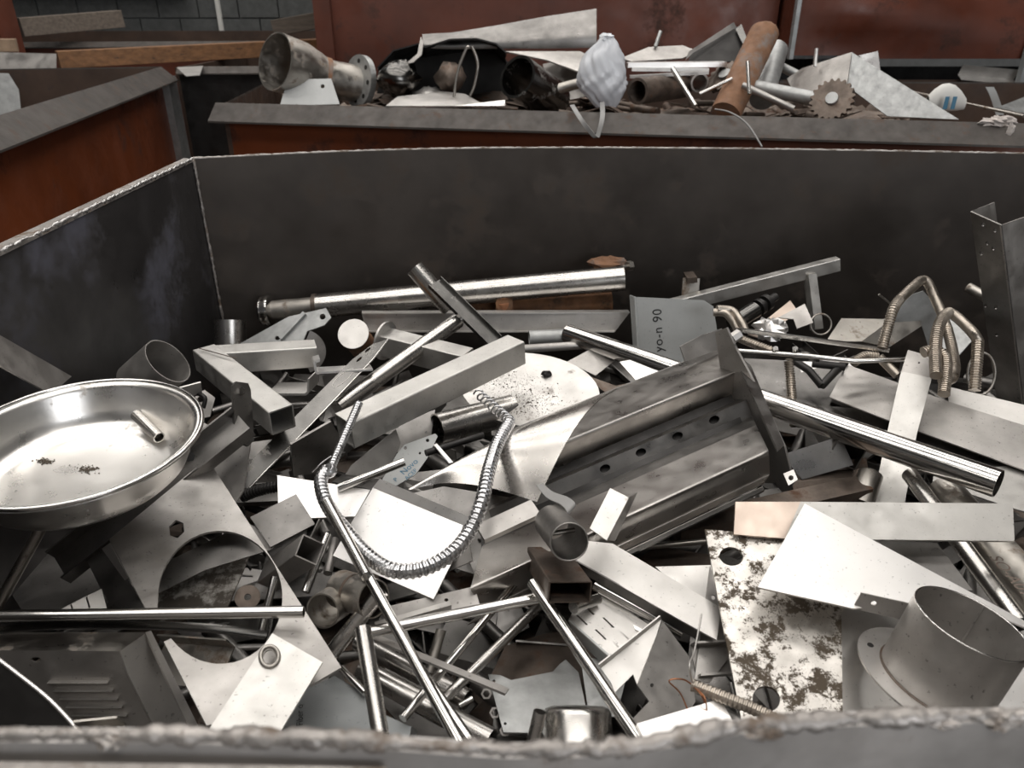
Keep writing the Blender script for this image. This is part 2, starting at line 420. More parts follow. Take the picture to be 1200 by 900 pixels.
# ---- the near bin that holds the pile
RZ, FZ = 1.2, .22
nb = thing('scrap_bin', (.45, 1.3, 0), 'dark grey open steel scrap bin in the foreground, filled with stainless scrap', 'bin')
def curve_wall(name, xs, ys, z0, z1, t, bow, sign, parent, mat):
    rows = []
    for i in range(9):
        f = i / 8; row = []
        for x, y in zip(xs, ys): row.append(Vector((x, y + bow * math.sin(math.pi * f) * .3, z0 + (z1 - z0) * f)))
        rows.append(row)
    m = M(); sheet(m, rows if sign > 0 else [r[::-1] for r in rows], t)
    return link(name, m, MT[mat], parent)
def interp(tab, n):
    xs = [tab[0][0] + (tab[-1][0] - tab[0][0]) * i / n for i in range(n + 1)]; ys = []
    pv = [Vector((x, y, 0)) for x, y in tab]; cr = cat_rom(pv, 12)
    for x in xs:
        for a, b in zip(cr, cr[1:]):
            if a.x - 1e-6 <= x <= b.x + 1e-6: ys.append(a.y + (b.y - a.y) * (x - a.x) / max(b.x - a.x, 1e-6)); break
        else: ys.append(tab[-1][1])
    return xs, ys
BT = [(-.925, 2.245), (-.5, 2.365), (0, 2.425), (.6, 2.415), (1.1, 2.375), (1.55, 2.325), (1.92, 2.29)]
bx, by = interp(BT, 30)
curve_wall('back_panel', bx, by, FZ, RZ, -.012, .03, 1, nb, 'bin')
FT = [(-.93, .315), (-.318, .322), (-.1, .318), (.0, .311), (.12, .316), (.328, .337), (1.92, .35)]
fx, fy = interp(FT, 40)
curve_wall('front_panel', fx, fy, FZ, RZ, .011, 0, 1, nb, 'face')
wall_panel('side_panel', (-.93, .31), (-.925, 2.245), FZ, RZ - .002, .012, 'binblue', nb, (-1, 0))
wall_panel('side_panel', (1.92, .35), (1.92, 2.29), FZ, RZ, .022, 'bin', nb, (1, 0))
link('floor_panel', box(M(), (-.95, .3, FZ - .02), (1.94, 2.45, FZ)), MT['bin'], nb)
link('rim_cap', slab(M(), [[Vector((-.927, .3, RZ)), Vector((-.922, 2.25, RZ)), Vector((-.957, 2.262, RZ)), Vector((-.966, .3, RZ))]], Vector((0, 0, -.006))), MT['rim'], nb)
pts, rr = wobble(Vector((-.928, .32, RZ + .001)), Vector((-.925, 2.24, RZ + .001)), 260, .0018, 3, .0038, .5)
link('weld_bead', tube(M(), pts, rr, seg=8), MT['weld'], nb, 'bright lumpy weld bead along the left rim')
pts, rr = wobble(Vector((-.92, 2.238, RZ)), Vector((-.921, 2.238, .3)), 120, .0008, 4, .0042, .3)
link('weld_bead', tube(M(), pts, rr, seg=8), MT['rim'], nb, 'vertical weld in the far left corner')
p2 = []; r2 = []
rnd = random.Random(5)
for i in range(300):
    f = i / 299; x = bx[0] + (bx[-1] - bx[0]) * f; k = min(int(f * 30), 29); g = f * 30 - k
    p2.append(Vector((x, by[k] * (1 - g) + by[k + 1] * g + .005, RZ + .001 + rnd.uniform(-.0006, .0006)))); r2.append(.0042 * rnd.uniform(.75, 1.2))
link('rim_edge', tube(M(), p2, r2, seg=6), MT['rim'], nb)
# crusted front rim
p3 = []; r3 = []; rnd = random.Random(8); rr_ = .004
for i in range(420):
    f = i / 419; x = -.75 + 1.5 * f; k = max(0, min(int((x + .93) / 2.85 * 40), 39)); g = (x + .93) / 2.85 * 40 - k
    rr_ = max(.003, min(.0065, rr_ + rnd.uniform(-.0016, .0016)))
    p3.append(Vector((x, fy[k] * (1 - g) + fy[k + 1] * g - .006 + rnd.uniform(-.001, .001), RZ + .001 + rnd.uniform(-.001, .001)))); r3.append(rr_)
link('rim_edge', tube(M(), p3, r3, seg=8), MT['rim'], nb, 'crusted bare front rim')
m = M(); bar(m, Vector((-.52, .302, 1.188)), Vector((-.075, .296, 1.186)), flat(.009, .012))
link('rim_bar', m, MT['rim'], nb, 'flat bar welded outside the front rim')
for x, s in ((-.245, 1.2), (-.165, .9), (-.02, 1.1), (.155, 1.2), (.27, .8), (.305, 1.3), (.33, 1.0)):
    k = int((x + .93) / 2.85 * 40)
    link('weld_lump', lump(M(), Vector((x, fy[k] - .008, RZ - .001)), .010 * s, .005 * s, .004 * s, 8, .4, int(x * 900), False), MT['rim'], nb)
# ---- the bin behind it
bb = thing('scrap_bin', (.6, 3.9, 0), 'red scrap bin behind the near bin, heaped with pipes and bent sheet', 'bin')
BF0, BF1, BR0, BR1 = (-1.28, 3.58), (2.9, 2.72), (-1.40, 4.75), (3.4, 4.55)
n_ = Vector((BF1[0] - BF0[0], BF1[1] - BF0[1], 0)).normalized(); fo = (n_.y, -n_.x)
wall_panel('front_panel', BF0, BF1, .1, RZ, .02, 'redor', bb, (-fo[0], -fo[1]))
wall_panel('back_panel', BR0, BR1, .1, RZ, .02, 'inner', bb, (0, 1))
wall_panel('side_panel', BF0, BR0, .1, RZ, .02, 'inner', bb, (-1, 0))
wall_panel('side_panel', BF1, BR1, .1, RZ, .02, 'inner', bb, (1, 0))
link('floor_panel', slab(M(), [[Vector((*BF0, .1)), Vector((*BF1, .1)), Vector((*BR1, .1)), Vector((*BR0, .1))]], Vector((0, 0, -.02))), MT['inner'], bb)
flange('rim_flange', (BF0[0] - .05, BF0[1] + .01), BF1, RZ, fo, 'flange', bb, .085, .06)
flange('rim_flange', BR0, BF0, RZ, (-1, 0), 'flange', bb, .06, .05)
flange('rim_flange', BR1, BR0, RZ, (0, 1), 'flange', bb, .06, .05)
# the load under the visible pieces of that bin
rnd = random.Random(12); m = M(); g = []
for i in range(13):
    row = []
    for j in range(36):
        x = -1.24 + 4.2 * j / 35; y0 = 3.60 - .205 * (x + 1.28); y = y0 + (4.6 - y0) * i / 12
        row.append(Vector((x, y, 1.02 + rnd.uniform(-.05, .05) + (.05 if 0 < i < 12 else 0) + (-.2 if x > 1.55 else 0))))
    g.append(row)
sheet(m, g, -.02, False)
for i in range(420):
    x = rnd.uniform(-1.1, 1.75); y0 = 3.60 - .205 * (x + 1.28); y = rnd.uniform(y0 + .12, y0 + .9); a = rnd.uniform(0, 3.14); l = rnd.uniform(.05, .16)
    d = Vector((math.cos(a), math.sin(a), rnd.uniform(-.3, .3))) * l; c = Vector((x, y, 1.10 + rnd.uniform(-.06, .075)))
    if rnd.random() < .5: tube(m, [c - d, c + d], rnd.uniform(.008, .025), seg=8)
    else: bar(m, c - d, c + d, flat(rnd.uniform(.03, .12), .004), (rnd.uniform(-.6, .6), rnd.uniform(-.8, .4), 1))
link('heaped_offcuts', m, MT['rustm'], None, 'dark rusty offcuts packed under the heap in the red bin', 'scrap', None, 'stuff')
# ---- the bin on the left
lb = thing('scrap_bin', (-2.4, 3.4, 0), 'orange-red scrap bin with grey rim on the left, nearly empty', 'bin')
LZ = 1.25
A0, A1, A2 = (-1.555, 1.45), (-2.17, 5.05), (-4.4, 4.55)
wall_panel('side_panel', A0, A1, .05, LZ - .02, .02, 'redor', lb, (-1, -.17))
wall_panel('lining_panel', (A0[0] - .03, A0[1]), (A1[0] - .03, A1[1] - .03), .05, LZ - .02, .01, 'inner', lb, (-1, -.17))
wall_panel('back_panel', A1, A2, .05, LZ, .02, 'inner', lb, (-.2, 1))
wall_panel('front_panel', A0, (-3.9, 1.1), .05, LZ, .02, 'inner', lb, (0, -1))
link('floor_panel', slab(M(), [[Vector((*A0, .07)), Vector((*A1, .07)), Vector((*A2, .07)), Vector((-3.9, 1.1, .07))]], Vector((0, 0, -.02))), MT['inner'], lb)
wall_panel('side_panel', (-3.9, 1.1), A2, .05, LZ, .02, 'inner', lb, (-1, 0))
flange('rim_flange', A0, A1, LZ, (1, .17), 'flange', lb, .085, .07)
flange('rim_flange', A1, A2, LZ, (-.2, 1), 'flange', lb, .03, .03)
m = M(); bar(m, Vector((-2.115, 4.98, .05)), Vector((-2.115, 4.98, 1.2)), ang(.13, .13, .012), (0, 1, 0)); link('corner_post', m, MT['galv'], lb)
m = M(); plate(m, Pl(P(0, 82, 1.252), P(238, 81, 1.252), P(120, 70, 1.252)), [(207, 79), (238, 77), (234, 88), (218, 89)]); link('rim_patch', m, MT['sheet'], lb, 'bright torn metal patch on the rim corner')
plates('sheet_offcut', 'pale worn sheet standing in the left bin against its far wall', 'sheet metal', Pl(Q(0, 90, 4.66), Q(30, 88, 4.7), Q(0, 135, 4.6)), [(-40, 84), (10, 86), (22, 105), (27, 150), (-40, 150)], 'galv')
# ---- more bins and timber further back
fb = thing('scrap_bin', (-1.5, 5.6, 0), 'dark bin beyond the rear left corner of the red bin', 'bin')
wall_panel('front_panel', (-2.13, 5.2), (-1.45, 5.25), .05, 1.24, .02, 'black', fb, (0, 1))
wall_panel('side_panel', (-2.13, 5.2), (-2.1, 6.5), .05, 1.24, .02, 'inner', fb, (-1, 0))
wall_panel('side_panel', (-1.45, 5.25), (-1.45, 6.5), .05, 1.24, .02, 'inner', fb, (1, 0))
wall_panel('back_panel', (-2.1, 6.5), (-1.45, 6.5), .05, 1.24, .02, 'inner', fb, (0, 1))
flange('rim_flange', (-2.13, 5.2), (-1.45, 5.25), 1.24, (0, -1), 'flange', fb, .05, .03)
fb2 = thing('scrap_bin', (-4.2, 7.4, 0), 'rusty brown bin with dented rim in front of the block wall', 'bin')
wall_panel('front_panel', (-6.0, 6.55), (-1.6, 7.0), .05, 1.30, .02, 'red', fb2, (0, 1))
wall_panel('back_panel', (-6.0, 8.4), (-1.6, 8.6), .05, 1.36, .02, 'inner', fb2, (0, 1))
wall_panel('side_panel', (-1.6, 7.0), (-1.6, 8.6), .05, 1.33, .02, 'inner', fb2, (1, 0))
wall_panel('side_panel', (-6.0, 6.55), (-6.0, 8.4), .05, 1.33, .02, 'inner', fb2, (-1, 0))
flange('rim_flange', (-6.0, 6.55), (-1.6, 7.0), 1.32, (.1, -1), 'flange', fb2, .07, .03)
def timber(name, label, a, b, wh, mat, cat='timber', end=None):
    o = bars(name, label, cat, a, b, [rrect(wh[0], wh[1], .004)], mat)
    return o
timber('timber_baulk', 'long orange-brown timber beam lying across the bins at the left', Q(68, 70, 5.35), Q(378, 54, 6.4), (.12, .105), 'wood')
timber('timber_baulk', 'weathered grey timber beam with split top edge above the bins', Q(22, 32, 6.5), Q(140, 22, 7.1), (.14, .13), 'greywood')
timber('timber_plank', 'short pale plank end poking in from the left edge', Q(-30, 53, 5.2), Q(20, 53, 5.3), (.10, .075), 'pale')
timber('timber_baulk', 'charred timber stub beside the red container', Q(322, 33, 6.9), Q(372, 24, 6.9), (.14, .12), 'greywood')
rp = bars('steel_post', 'red painted steel post at the upper left edge', 'post', Vector((Q(-2, 20, 6.3).x, 6.3, 0)), Vector((Q(-2, 20, 6.3).x, 6.3, 3.0)), [rrect(.26, .12)], 'red')
structure('trim_1', box(M(), (-5.6, 9.3, 1.75), (-3.6, 9.55, 1.95)), 'roof', 'dark horizontal steel rail on the block wall')
plates('sheet_offcut', 'flat grey sheet leaning behind the left bin', 'sheet metal', Pl(Q(0, 65, 5.15), Q(60, 65, 5.15), Q(0, 80, 5.1)), [(-40, 60), (66, 63), (66, 92), (-40, 95)], 'dull')
# ---- red containers behind
def container(label, x0, x1, y, z0, z1, dent, seed, mat):
    c = thing('red_container', ((x0 + x1) / 2, y + .6, z0), label, 'container')
    rnd = random.Random(seed); rows = []
    ph = [(rnd.uniform(1, 3), rnd.uniform(2, 6), rnd.uniform(0, 6)) for _ in range(4)]
    for i in range(21):
        z = z0 + (z1 - z0) * i / 20; row = []
        for j in range(41):
            x = x0 + (x1 - x0) * j / 40; e = min(1, 6 * min(i / 20, 1 - i / 20, j / 40, 1 - j / 40))
            row.append(Vector((x, y + dent * e * sum(math.sin(a * x + b * z * 2 + p) for a, b, p in ph), z)))
        rows.append(row)
    m = M(); sheet(m, rows, -.01); link('front_panel', m, MT[mat], c)
    link('side_panel', box(M(), (x0 - .0, y, z0), (x0 + .02, y + 1.3, z1)), MT[mat], c)
    link('side_panel', box(M(), (x1 - .02, y, z0), (x1, y + 1.3, z1)), MT[mat], c)
    link('back_panel', box(M(), (x0, y + 1.28, z0), (x1, y + 1.3, z1)), MT[mat], c)
    link('floor_panel', box(M(), (x0, y, z0), (x1, y + 1.3, z0 + .02)), MT['black'], c)
    return c
xA0 = Q(376, 40, 5.5).x; xA1 = Q(932, 40, 5.2).x - .03
ca = container('tall red container standing behind the scrap heap, left of the seam', xA0, xA1, 5.5, 0, 2.7, .006, 21, 'red')
link('corner_post', box(M(), (xA0 - .02, 5.44, 0), (xA0 + .09, 5.5, 2.7)), MT['red'], ca)
xB0 = Q(932, 40, 5.2).x
cb = container('dented dark red container raised on the right', xB0, 4.4, 5.25, 1.29, 2.9, .035, 33, 'red')
link('corner_post', box(M(), (xB0 - .015, 5.2, 1.29), (xB0 + .01, 5.25, 2.9)), MT['paintd'], cb)
uc = thing('red_container', (3.0, 5.8, 0), 'dark open container under the raised dented one', 'container')
wall_panel('front_panel', (xB0, 5.3), (4.4, 5.3), 0, 1.16, .02, 'inner', uc, (0, 1))
wall_panel('back_panel', (xB0, 6.5), (4.4, 6.5), 0, 1.16, .02, 'black', uc, (0, 1))
wall_panel('side_panel', (xB0, 5.3), (xB0, 6.5), 0, 1.16, .02, 'black', uc, (-1, 0))
wall_panel('side_panel', (4.4, 5.3), (4.4, 6.5), 0, 1.16, .02, 'black', uc, (1, 0))
link('corner_post', bar(M(), Q(1196, 98, 5.2), Q(1212, 40, 5.2), flat(.05, .05)), MT['paintd'], uc)
for x, w_ in ((xB0 + .2, .12), (4.1, .12)): link('support_block', box(M(), (x, 5.35, 1.16), (x + w_, 6.4, 1.285)), MT['black'], uc)
bars('crumpled_sheet', 'shiny crumpled strip in the gap under the dented container', 'sheet metal', Q(1122, 88, 5.28), Q(1187, 94, 5.28), ang(.07, .07, .004), 'sheet', (0, -.4, 1))
# ================================================================ the pile in the near bin
# ---- deep scrap nobody could count, under everything
rnd = random.Random(41); m = M()
for i in range(900):
    x = rnd.uniform(-.84, 1.8); y = rnd.uniform(.42, 2.15); zt = .585 - .05 * math.sin(x * 3) * math.cos(y * 4)
    a = rnd.uniform(0, math.pi); l = rnd.uniform(.05, .16); d = Vector((math.cos(a), math.sin(a), rnd.uniform(-.25, .25))) * l
    c = Vector((x, y, zt - rnd.uniform(.0, .10)))
    k = rnd.random()
    if k < .4: tube(m, [c - d, c + d], rnd.uniform(.006, .018), seg=8)
    elif k < .8:
        bar(m, c - d, c + d, flat(rnd.uniform(.03, .11), .003), (rnd.uniform(-.5, .5), rnd.uniform(-.5, .5), 1))
    else: bar(m, c - d, c + d, chan(rnd.uniform(.03, .06), .03, .003), (rnd.uniform(-.5, .5), rnd.uniform(-1, .5), 1))
link('deep_scrap', m, MT['dark'], None, 'dark tangle of small scrap in the gaps deep in the near bin', 'scrap', None, 'stuff')
m = M(); rows = []
for i in range(30):
    row = []
    for j in range(40): row.append(Vector((-.9 + 2.8 * j / 39, .37 + 1.86 * i / 29, .49 + rnd.uniform(-.03, .03))))
    rows.append(row)
sheet(m, rows, -.02, False); link('bottom_swarf', m, MT['rustm'], None, 'brown swarf and dirt at the bottom of the near bin', 'scrap', None, 'stuff')

# ---- shallow pan with a stub of tube in it
pc = P(89, 511, .965); pn = Vector((.02, -.03, 1)).normalized()
pan = thing('steel_pan', pc, 'large round stainless pan with rolled rim at the left', 'pan')
prof = [(0, -.078), (.128, -.078), (.146, -.073), (.158, -.062), (.166, -.045), (.179, -.008), (.183, -.001), (.188, .001), (.194, -.001), (.197, -.005),
        (.193, -.007), (.186, -.008), (.182, -.012), (.170, -.046), (.161, -.065), (.148, -.077), (.129, -.0815), (0, -.0815)]
link('bowl', lathe(M(), prof, pc, pn, 96), MT['pan'], pan)
rim = []
for i in range(97):
    a = 2 * math.pi * i / 96; s_, u_ = frame_of(pn, (0, 1, 0)); rim.append(pc + (s_ * math.cos(a) + u_ * math.sin(a)) * .1945)
link('rolled_rim', tube(M(), rim, .0042, seg=10), MT['chrome'], pan)
pb = Pl(pc - pn * .0777, pc - pn * .0777 + Vector((1, 0, 0)).cross(pn), pc - pn * .0777 + Vector((0, 1, 0)).cross(pn))
a = pb(163, 500) + pn * .026; b = pb(188, 519) + pn * .0112
link('tube_stub', tube(M(), [a, b], .0105, .0018), MT['tubem'], None, 'short stub of thin tube lying in the pan', 'tube')
for k, (cx, cy, rx, ry) in enumerate(((103, 550, 13, 5), (122, 492, 8, 3), (55, 541, 9, 3))):
    mm = M(); r_ = random.Random(50 + k)
    for q in range(110):
        p = pb(cx + r_.gauss(0, rx * .5), cy + r_.gauss(0, ry * .5)); s = r_.uniform(.0006, .0018); lump(mm, p + pn * .0006, s, s, s * .5, 3, .3, q)
    link('dirt_crumbs', mm, MT['soot'], None, ('loose dirt crumbs in the middle of the pan', 'loose dirt crumbs near the far edge of the pan', 'few dirt crumbs at the left of the pan floor')[k], 'dirt', None, 'stuff')

# ---- the big ribbed trough panel in the middle
RB = [(850, 405, .865), (861, 436, .885), (871, 462, .818), (874, 469, .835), (879, 483, .805), (882, 488, .805), (886, 498, .835), (901, 529, .85), (902, 556, .78), (894, 567, .785)]
RR = [P(*q) for q in RB]
AX = P(565, 640, .74) - RR[6]
tp = thing('ribbed_panel', RR[6] + AX * .5, 'large ribbed stainless trough panel with end plate, in the middle of the pile', 'panel')
upn = Vector((0, 0, 1)); TN = .0022
def rounded(q, r=.007):
    o = [q[0]]
    for a, b, c in zip(q, q[1:], q[2:]):
        p, s = b + (a - b).normalized() * min(r, (a - b).length * .4), b + (c - b).normalized() * min(r, (c - b).length * .4)
        for i in range(5):
            t = i / 4; o.append(p * (1 - t) ** 2 + b * 2 * t * (1 - t) + s * t * t)
    return o + [q[-1]]
def strip(name, idx, mat, s0=0, s1=1):
    m = M(); q = rounded([RR[i] for i in idx]); lo = [p - Vector((0, 0, TN)) for p in q][::-1]
    slab(m, [[p + AX * s0 for p in q + lo]], AX * (s1 - s0)); return link(name, m, MT[mat], tp)
strip('upper_rib', (0, 1, 2, 3), 'ribs')
strip('lower_rib', (6, 7, 8, 9), 'ribs')
# slotted strip between the ribs, with round holes
Lp = Pl(RR[3], RR[3] + AX, RR[5])
m = M(); ho = [ell(x, y, 6.5, 4.6, -24, 14) for x, y in ((709, 549), (751, 530), (794, 511), (837, 492))]
def prj(p):
    r = p - CAM; t = dep(p); return (600 + F * r.x / t, 450 - F * (r.y * ST + r.z * CT) / t)
o4 = [RR[3], RR[3] + AX, RR[5] + AX * 1.0, RR[5]]
plate(m, Lp, [prj(p) for p in o4], ho, .0025); link('slotted_strip', m, MT['dark'], tp, 'strip with a row of round holes')
m = M(); slab(m, [[RR[5], RR[6], RR[6] - Vector((0, 0, TN)), RR[5] - Vector((0, 0, TN))]], AX); link('inner_flange', m, MT['dark'], tp)
m = M(); slab(m, [[p + Vector((0, 0, -.055)) for p in (RR[1], RR[6], RR[6] + AX, RR[1] + AX)]], Vector((0, 0, -.002))); link('hole_shade_sheet', m, MT['black'], tp)  # black sheet added underneath to shade the holes dark
# the sheet edge folded behind the upper rib and the doubled bottom edge
m = M(); slab(m, [[RR[0], RR[0] + Vector((0, .004, 0)), RR[0] + Vector((0, .006, -.06)), RR[0] + Vector((0, .002, -.06))]], AX); link('back_flange', m, MT['dark'], tp)
m = M(); slab(m, [[RR[9] + Vector((0, -.012, -.006)), RR[9] + Vector((0, 0, -.004)), RR[9] + Vector((0, 0, -.008)), RR[9] + Vector((0, -.012, -.010))]], AX * .8); link('bottom_lip', m, MT['chrome'], tp)
# end plate
ad = AX.normalized(); e0 = RR[3] - ad * .004
ep = Pl(e0, e0 + Vector((0, 0, 1)).cross(ad), e0 + ad.cross(Vector((0, 0, 1)).cross(ad)))
link('end_plate', plate(M(), ep, [(838, 390), (851, 384), (862, 408), (879, 440), (900, 482), (919, 524), (926, 552), (930, 582), (922, 584), (908, 566), (880, 566), (860, 500), (845, 440)], (), .005), MT['dull'], tp)
link('end_flange', plate(M(), Pl(P(797, 406, .90), P(846, 386, .915), P(803, 424, .865)), [(797, 406), (822, 393), (846, 385), (856, 404), (803, 424)], (), .003), MT['dull'], tp)
link('edge_strip', plate(M(), Pl(P(866, 424, .90), P(918, 524, .87), P(880, 420, .89)), [(866, 428), (872, 422), (880, 428), (919, 521), (912, 528)], (), .004), MT['dark'], tp)
link('fixing_tab', plate(M(), Pl(P(922, 562, .80), P(934, 565, .80), P(926, 550, .81)), [(918, 555), (930, 550), (935, 562), (924, 569)], [ell(927, 560, 3, 3)], .003), MT['sheet'], tp, 'small bright tab with a hole')

# ---- square tubes
o = bars('square_tube', 'long bright square tube lying diagonally above the middle', 'square tube', P(605, 409.5, .868), P(404, 505, .835), boxtube(.060, .060, .003, .004), 'beam')
fr = thing('mitred_tube_frame', P(270, 440, .78), 'corner of a mitred square tube frame behind the pan', 'tube frame')
c0 = P(245, 422, .835); c1 = P(370, 414, .815); c2 = P(331, 492, .825)
link('frame_arm', bar(M(), c0, c1, boxtube(.055, .055, .003)), MT['beam'], fr)
link('frame_arm', bar(M(), c0 + (c0 - c2).normalized() * .02, c2, boxtube(.055, .055, .003)), MT['beam'], fr)
link('weld_seam', tube(M(), [P(233, 408, .868), P(277, 420, .866)], .0012, seg=6), MT['rustm'], fr)
o = thing('square_tube', P(350, 655, .7), 'dark square tube with its open diamond-shaped end facing up', 'square tube')
e, b = mouth((363, 644, .785), (318, 676), .17); k = (e - b).normalized()
link('tube_body', bar(M(), e, b, boxtube(.041, .041, .0024, .002), camdir(.53, .85, 0)), MT['dull'], o)
e, b = mouth((668, 694, .80), (640, 652), .15); k = (e - b).normalized(); upv = camdir(.05, 1, 0)
bars('rectangular_tube', 'brown rectangular tube with open end in the centre', 'rectangular tube', e, b, boxtube(.068, .034, .002, .002), 'rustm', upv)
bars('box_section', 'dark box section open end under the chrome pipe', 'box section', P(992, 533, .74), P(965, 490, .70), boxtube(.065, .05, .003, .004), 'dark', camdir(.35, .9, .2))
sq = thing('square_tube', P(480, 400, .72), 'square tube with a round end plate, behind the long tube', 'square tube')
a = P(452, 401, .80); b = P(548, 425, .79)
link('tube_body', bar(M(), a, b, boxtube(.06, .06, .003)), MT['beam'], sq)
link('round_end_plate', lathe(M(), [(0, -.003), (.052, -.003), (.052, .003), (0, .003)], a + Vector((0, 0, .004)), (b - a), 36, False), MT['sheet'], sq)

# ---- long pipes
pp = thing('stainless_pipe', P(520, 350, .72), 'longest stainless pipe with a rounded ferrule, along the back wall', 'pipe')
a, b = P(316, 364, .745), P(731, 326, .85); k = (b - a); w_ = a + k * .135
link('pipe_body', tube(M(), [w_, b], .038, .0028, 28), MT['tubem'], pp)
link('narrow_end', tube(M(), [a, w_], .030, .003, 24), MT['pipe'], pp, 'narrower rust-tinted end of the pipe')
link('weld_ring', tube(M(), [w_ - k * .008, w_ + k * .004], .0395, seg=24), MT['rustm'], pp, 'rusty weld ring')
link('ferrule', lathe(M(), [(.0, -.012), (.034, -.012), (.047, -.005), (.049, .004), (.045, .012), (.046, .02), (.040, .028), (.0, .028)], a, -k, 36, False), MT['chrome'], pp)
link('long_polished_tube_body', tube(M(), [P(666, 391, .755), P(1170, 567, .80)], .0275, .002, 32), MT['chrome'], None, 'long polished round tube running from the ribbed panel to the right', 'tube')
bpy.data.objects['long_polished_tube_body'].name = 'polished_tube'
tubes('rusty_pipe', 'rusty pipe with black open end below the long stainless pipe', 'pipe', [(717, 355, .755), (520, 366, .72)], 12.5, 'rust', .16)
o = thing('rusty_fitting', P(592, 360, .75), 'rusty threaded fitting between pipe and channel at the back', 'pipe fitting')
link('fitting_body', tube(M(), [P(592, 368, .74), P(590, 354, .78)], pr(8, P(592, 368, .74)), seg=16), MT['orange'], o)
for dz in (0, .012): link('thread_ring', tube(M(), [P(591, 360, .762) + Vector((0, 0, dz)), P(591, 360, .768) + Vector((0, 0, dz))], pr(10, P(592, 368, .74)), seg=16), MT['rust'], o)
link('rusty_lump', lump(M(), P(713, 309, .86), .06, .03, .022, 7, .25, 3), MT['brown'], None, 'reddish rusty lump behind the open end of the long pipe', 'scrap piece')
o = thing('hex_bolt', P(737, 312, .85), 'small hex bolt at the open end of the long pipe', 'bolt')
link('shank', tube(M(), [P(727, 314, .86), P(735, 312, .86)], .006, seg=10), MT['pipe'], o); link('head', tube(M(), [P(735, 312, .86), P(740, 311, .86)], .016, seg=6, smooth=False), MT['pipe'], o)
ch = Pl(Q(430, 366, 2.1), Q(738, 366, 2.1), Q(600, 387, 2.085))
o = thing('steel_channel', P(580, 386, .70), 'straight steel channel rail with slanted cut end under the pipes', 'channel')
link('web', plate(M(), ch, [(424, 367), (738, 366), (722, 387), (428, 387)], (), .003), MT['dull'], o)
link('upper_flange', plate(M(), Pl(Q(430, 366, 2.1), Q(738, 366, 2.1), Q(600, 364, 2.14)), [(424, 367), (738, 366), (736, 363), (424, 364)], (), .003), MT['sheet'], o)
link('lower_flange', plate(M(), Pl(Q(430, 387, 2.085), Q(722, 387, 2.085), Q(600, 388.5, 2.06)), [(428, 386.5), (722, 386.5), (720, 388.5), (430, 388.5)], (), .003), MT['sheet'], o)
tubes('round_tube', 'short round tube standing up against the back wall', 'tube', [(486, 314, .93), (528, 362, .82)], 11, 'tubem', .15)
bars('steel_channel', 'narrow bright channel crossing over the long pipe', 'channel', (509, 332, .925), (580, 402, .80), shift(chan(.046, .014, .002), 0, 0), 'mirror', camdir(.5, .1, .85))
tubes('round_bar', 'plain round bar running under the slotted strip', 'bar', [(536, 376, .84), (395, 478, .76)], 9, 'tubem')
for nm, lb_, pts, r, mt in (
    ('round_tube', 'grey pipe stub standing behind the wide strap on the right', [(1020, 556, .705), (1008, 592, .665)], 14, 'pipe'),
    ('round_tube', 'slim ribbed tube slanting under the flat bar at lower right', [(1066, 556, .74), (1196, 732, .72)], 9, 'tubem'),
    ('round_pipe', 'stencilled grey pipe at the right edge under the flat bar', [(1106, 575, .72), (1240, 728, .72)], 20, 'pipe'),
    ('round_tube', 'dark tube end under the round dirty disc', [(512, 503, .74), (600, 480, .73)], 19, 'tubem')):
    tubes(nm, lb_, 'tube', pts, r, mt, .1)
gp = bpy.data.objects['round_pipe']
k = P(1240, 728, .72) - P(1106, 575, .72); lettering('stencil_print', 'SO-A011S', P(1158, 652, .762), k, k.cross(Vector((0, 0, 1))) * -1, .03, MT['stamp'], gp)

# ---- gauge box and painted panels with writing
gb = thing('grey_cover', P(790, 420, .70), 'light grey painted cover with handwriting, standing at the back', 'cover')
g0 = Pl(Q(743, 348, 2.02), Q(835, 356, 2.0), Q(748, 400, 1.99))
link('face', plate(M(), g0, [(744, 348), (825, 352), (836, 359), (840, 385), (846, 440), (750, 440)], (), .002), MT['paint'], gb)
m = M(); l_ = [g0(744, 348), g0(750, 440)]; wv = -g0.n * .045 + Vector((-.012, 0, 0))
slab(m, [[l_[0], l_[1], l_[1] + wv, l_[0] + wv]], Vector((.003, 0, 0))); link('folded_side', m, MT['paint'], gb)
link('rounded_edge', tube(M(), [l_[0], l_[1]], .004, seg=10), MT['paint'], gb)
o_ = g0(777, 412); lettering('handwriting', 'yo-n 90', o_, g0(775, 362) - o_, g0(760, 412) - o_, pr(15, o_), MT['ink'], gb, 1.1)
fp = thing('grey_cover', P(420, 850, .62), 'dark grey painted panel with printed words at the front rim', 'panel')
f0 = plane(.69)
link('face', plate(M(), f0, [(318, 880), (345, 815), (392, 792), (404, 799), (428, 814), (452, 838), (482, 852), (476, 885)], (), .002), MT['paintd'], fp)
link('folded_edge', plate(M(), Pl(P(482, 852, .69), P(476, 885, .69), P(486, 862, .66)), [(482, 851), (476, 885), (484, 892), (489, 856)], (), .002), MT['paintd'], fp)
o_ = f0(355, 866); lettering('printed_words', 'For Fiber o', o_, f0(355, 820) - o_, f0(343, 866) - o_, pr(11, o_), MT['ink'], fp)
np_ = thing('printed_plate', P(485, 540, .70), 'grey blue plate with blue printed letters near the loose spiral', 'plate')
q0 = Pl(P(467, 530, .765), P(513, 510, .78), P(463, 568, .735))
link('face', plate(M(), q0, [(448, 562), (465, 532), (474, 521), (510, 508), (513, 511), (500, 538), (487, 556), (463, 570)], [ell(475, 525, 2, 2, 0, 10), ell(501, 516, 2, 2, 0, 10), ell(492, 531, 1.5, 1.5, 0, 10)], .002), MT['paint'], np_)
kx = q0(500, 535) - q0(474, 558); ky = q0(464, 546) - q0(474, 558)
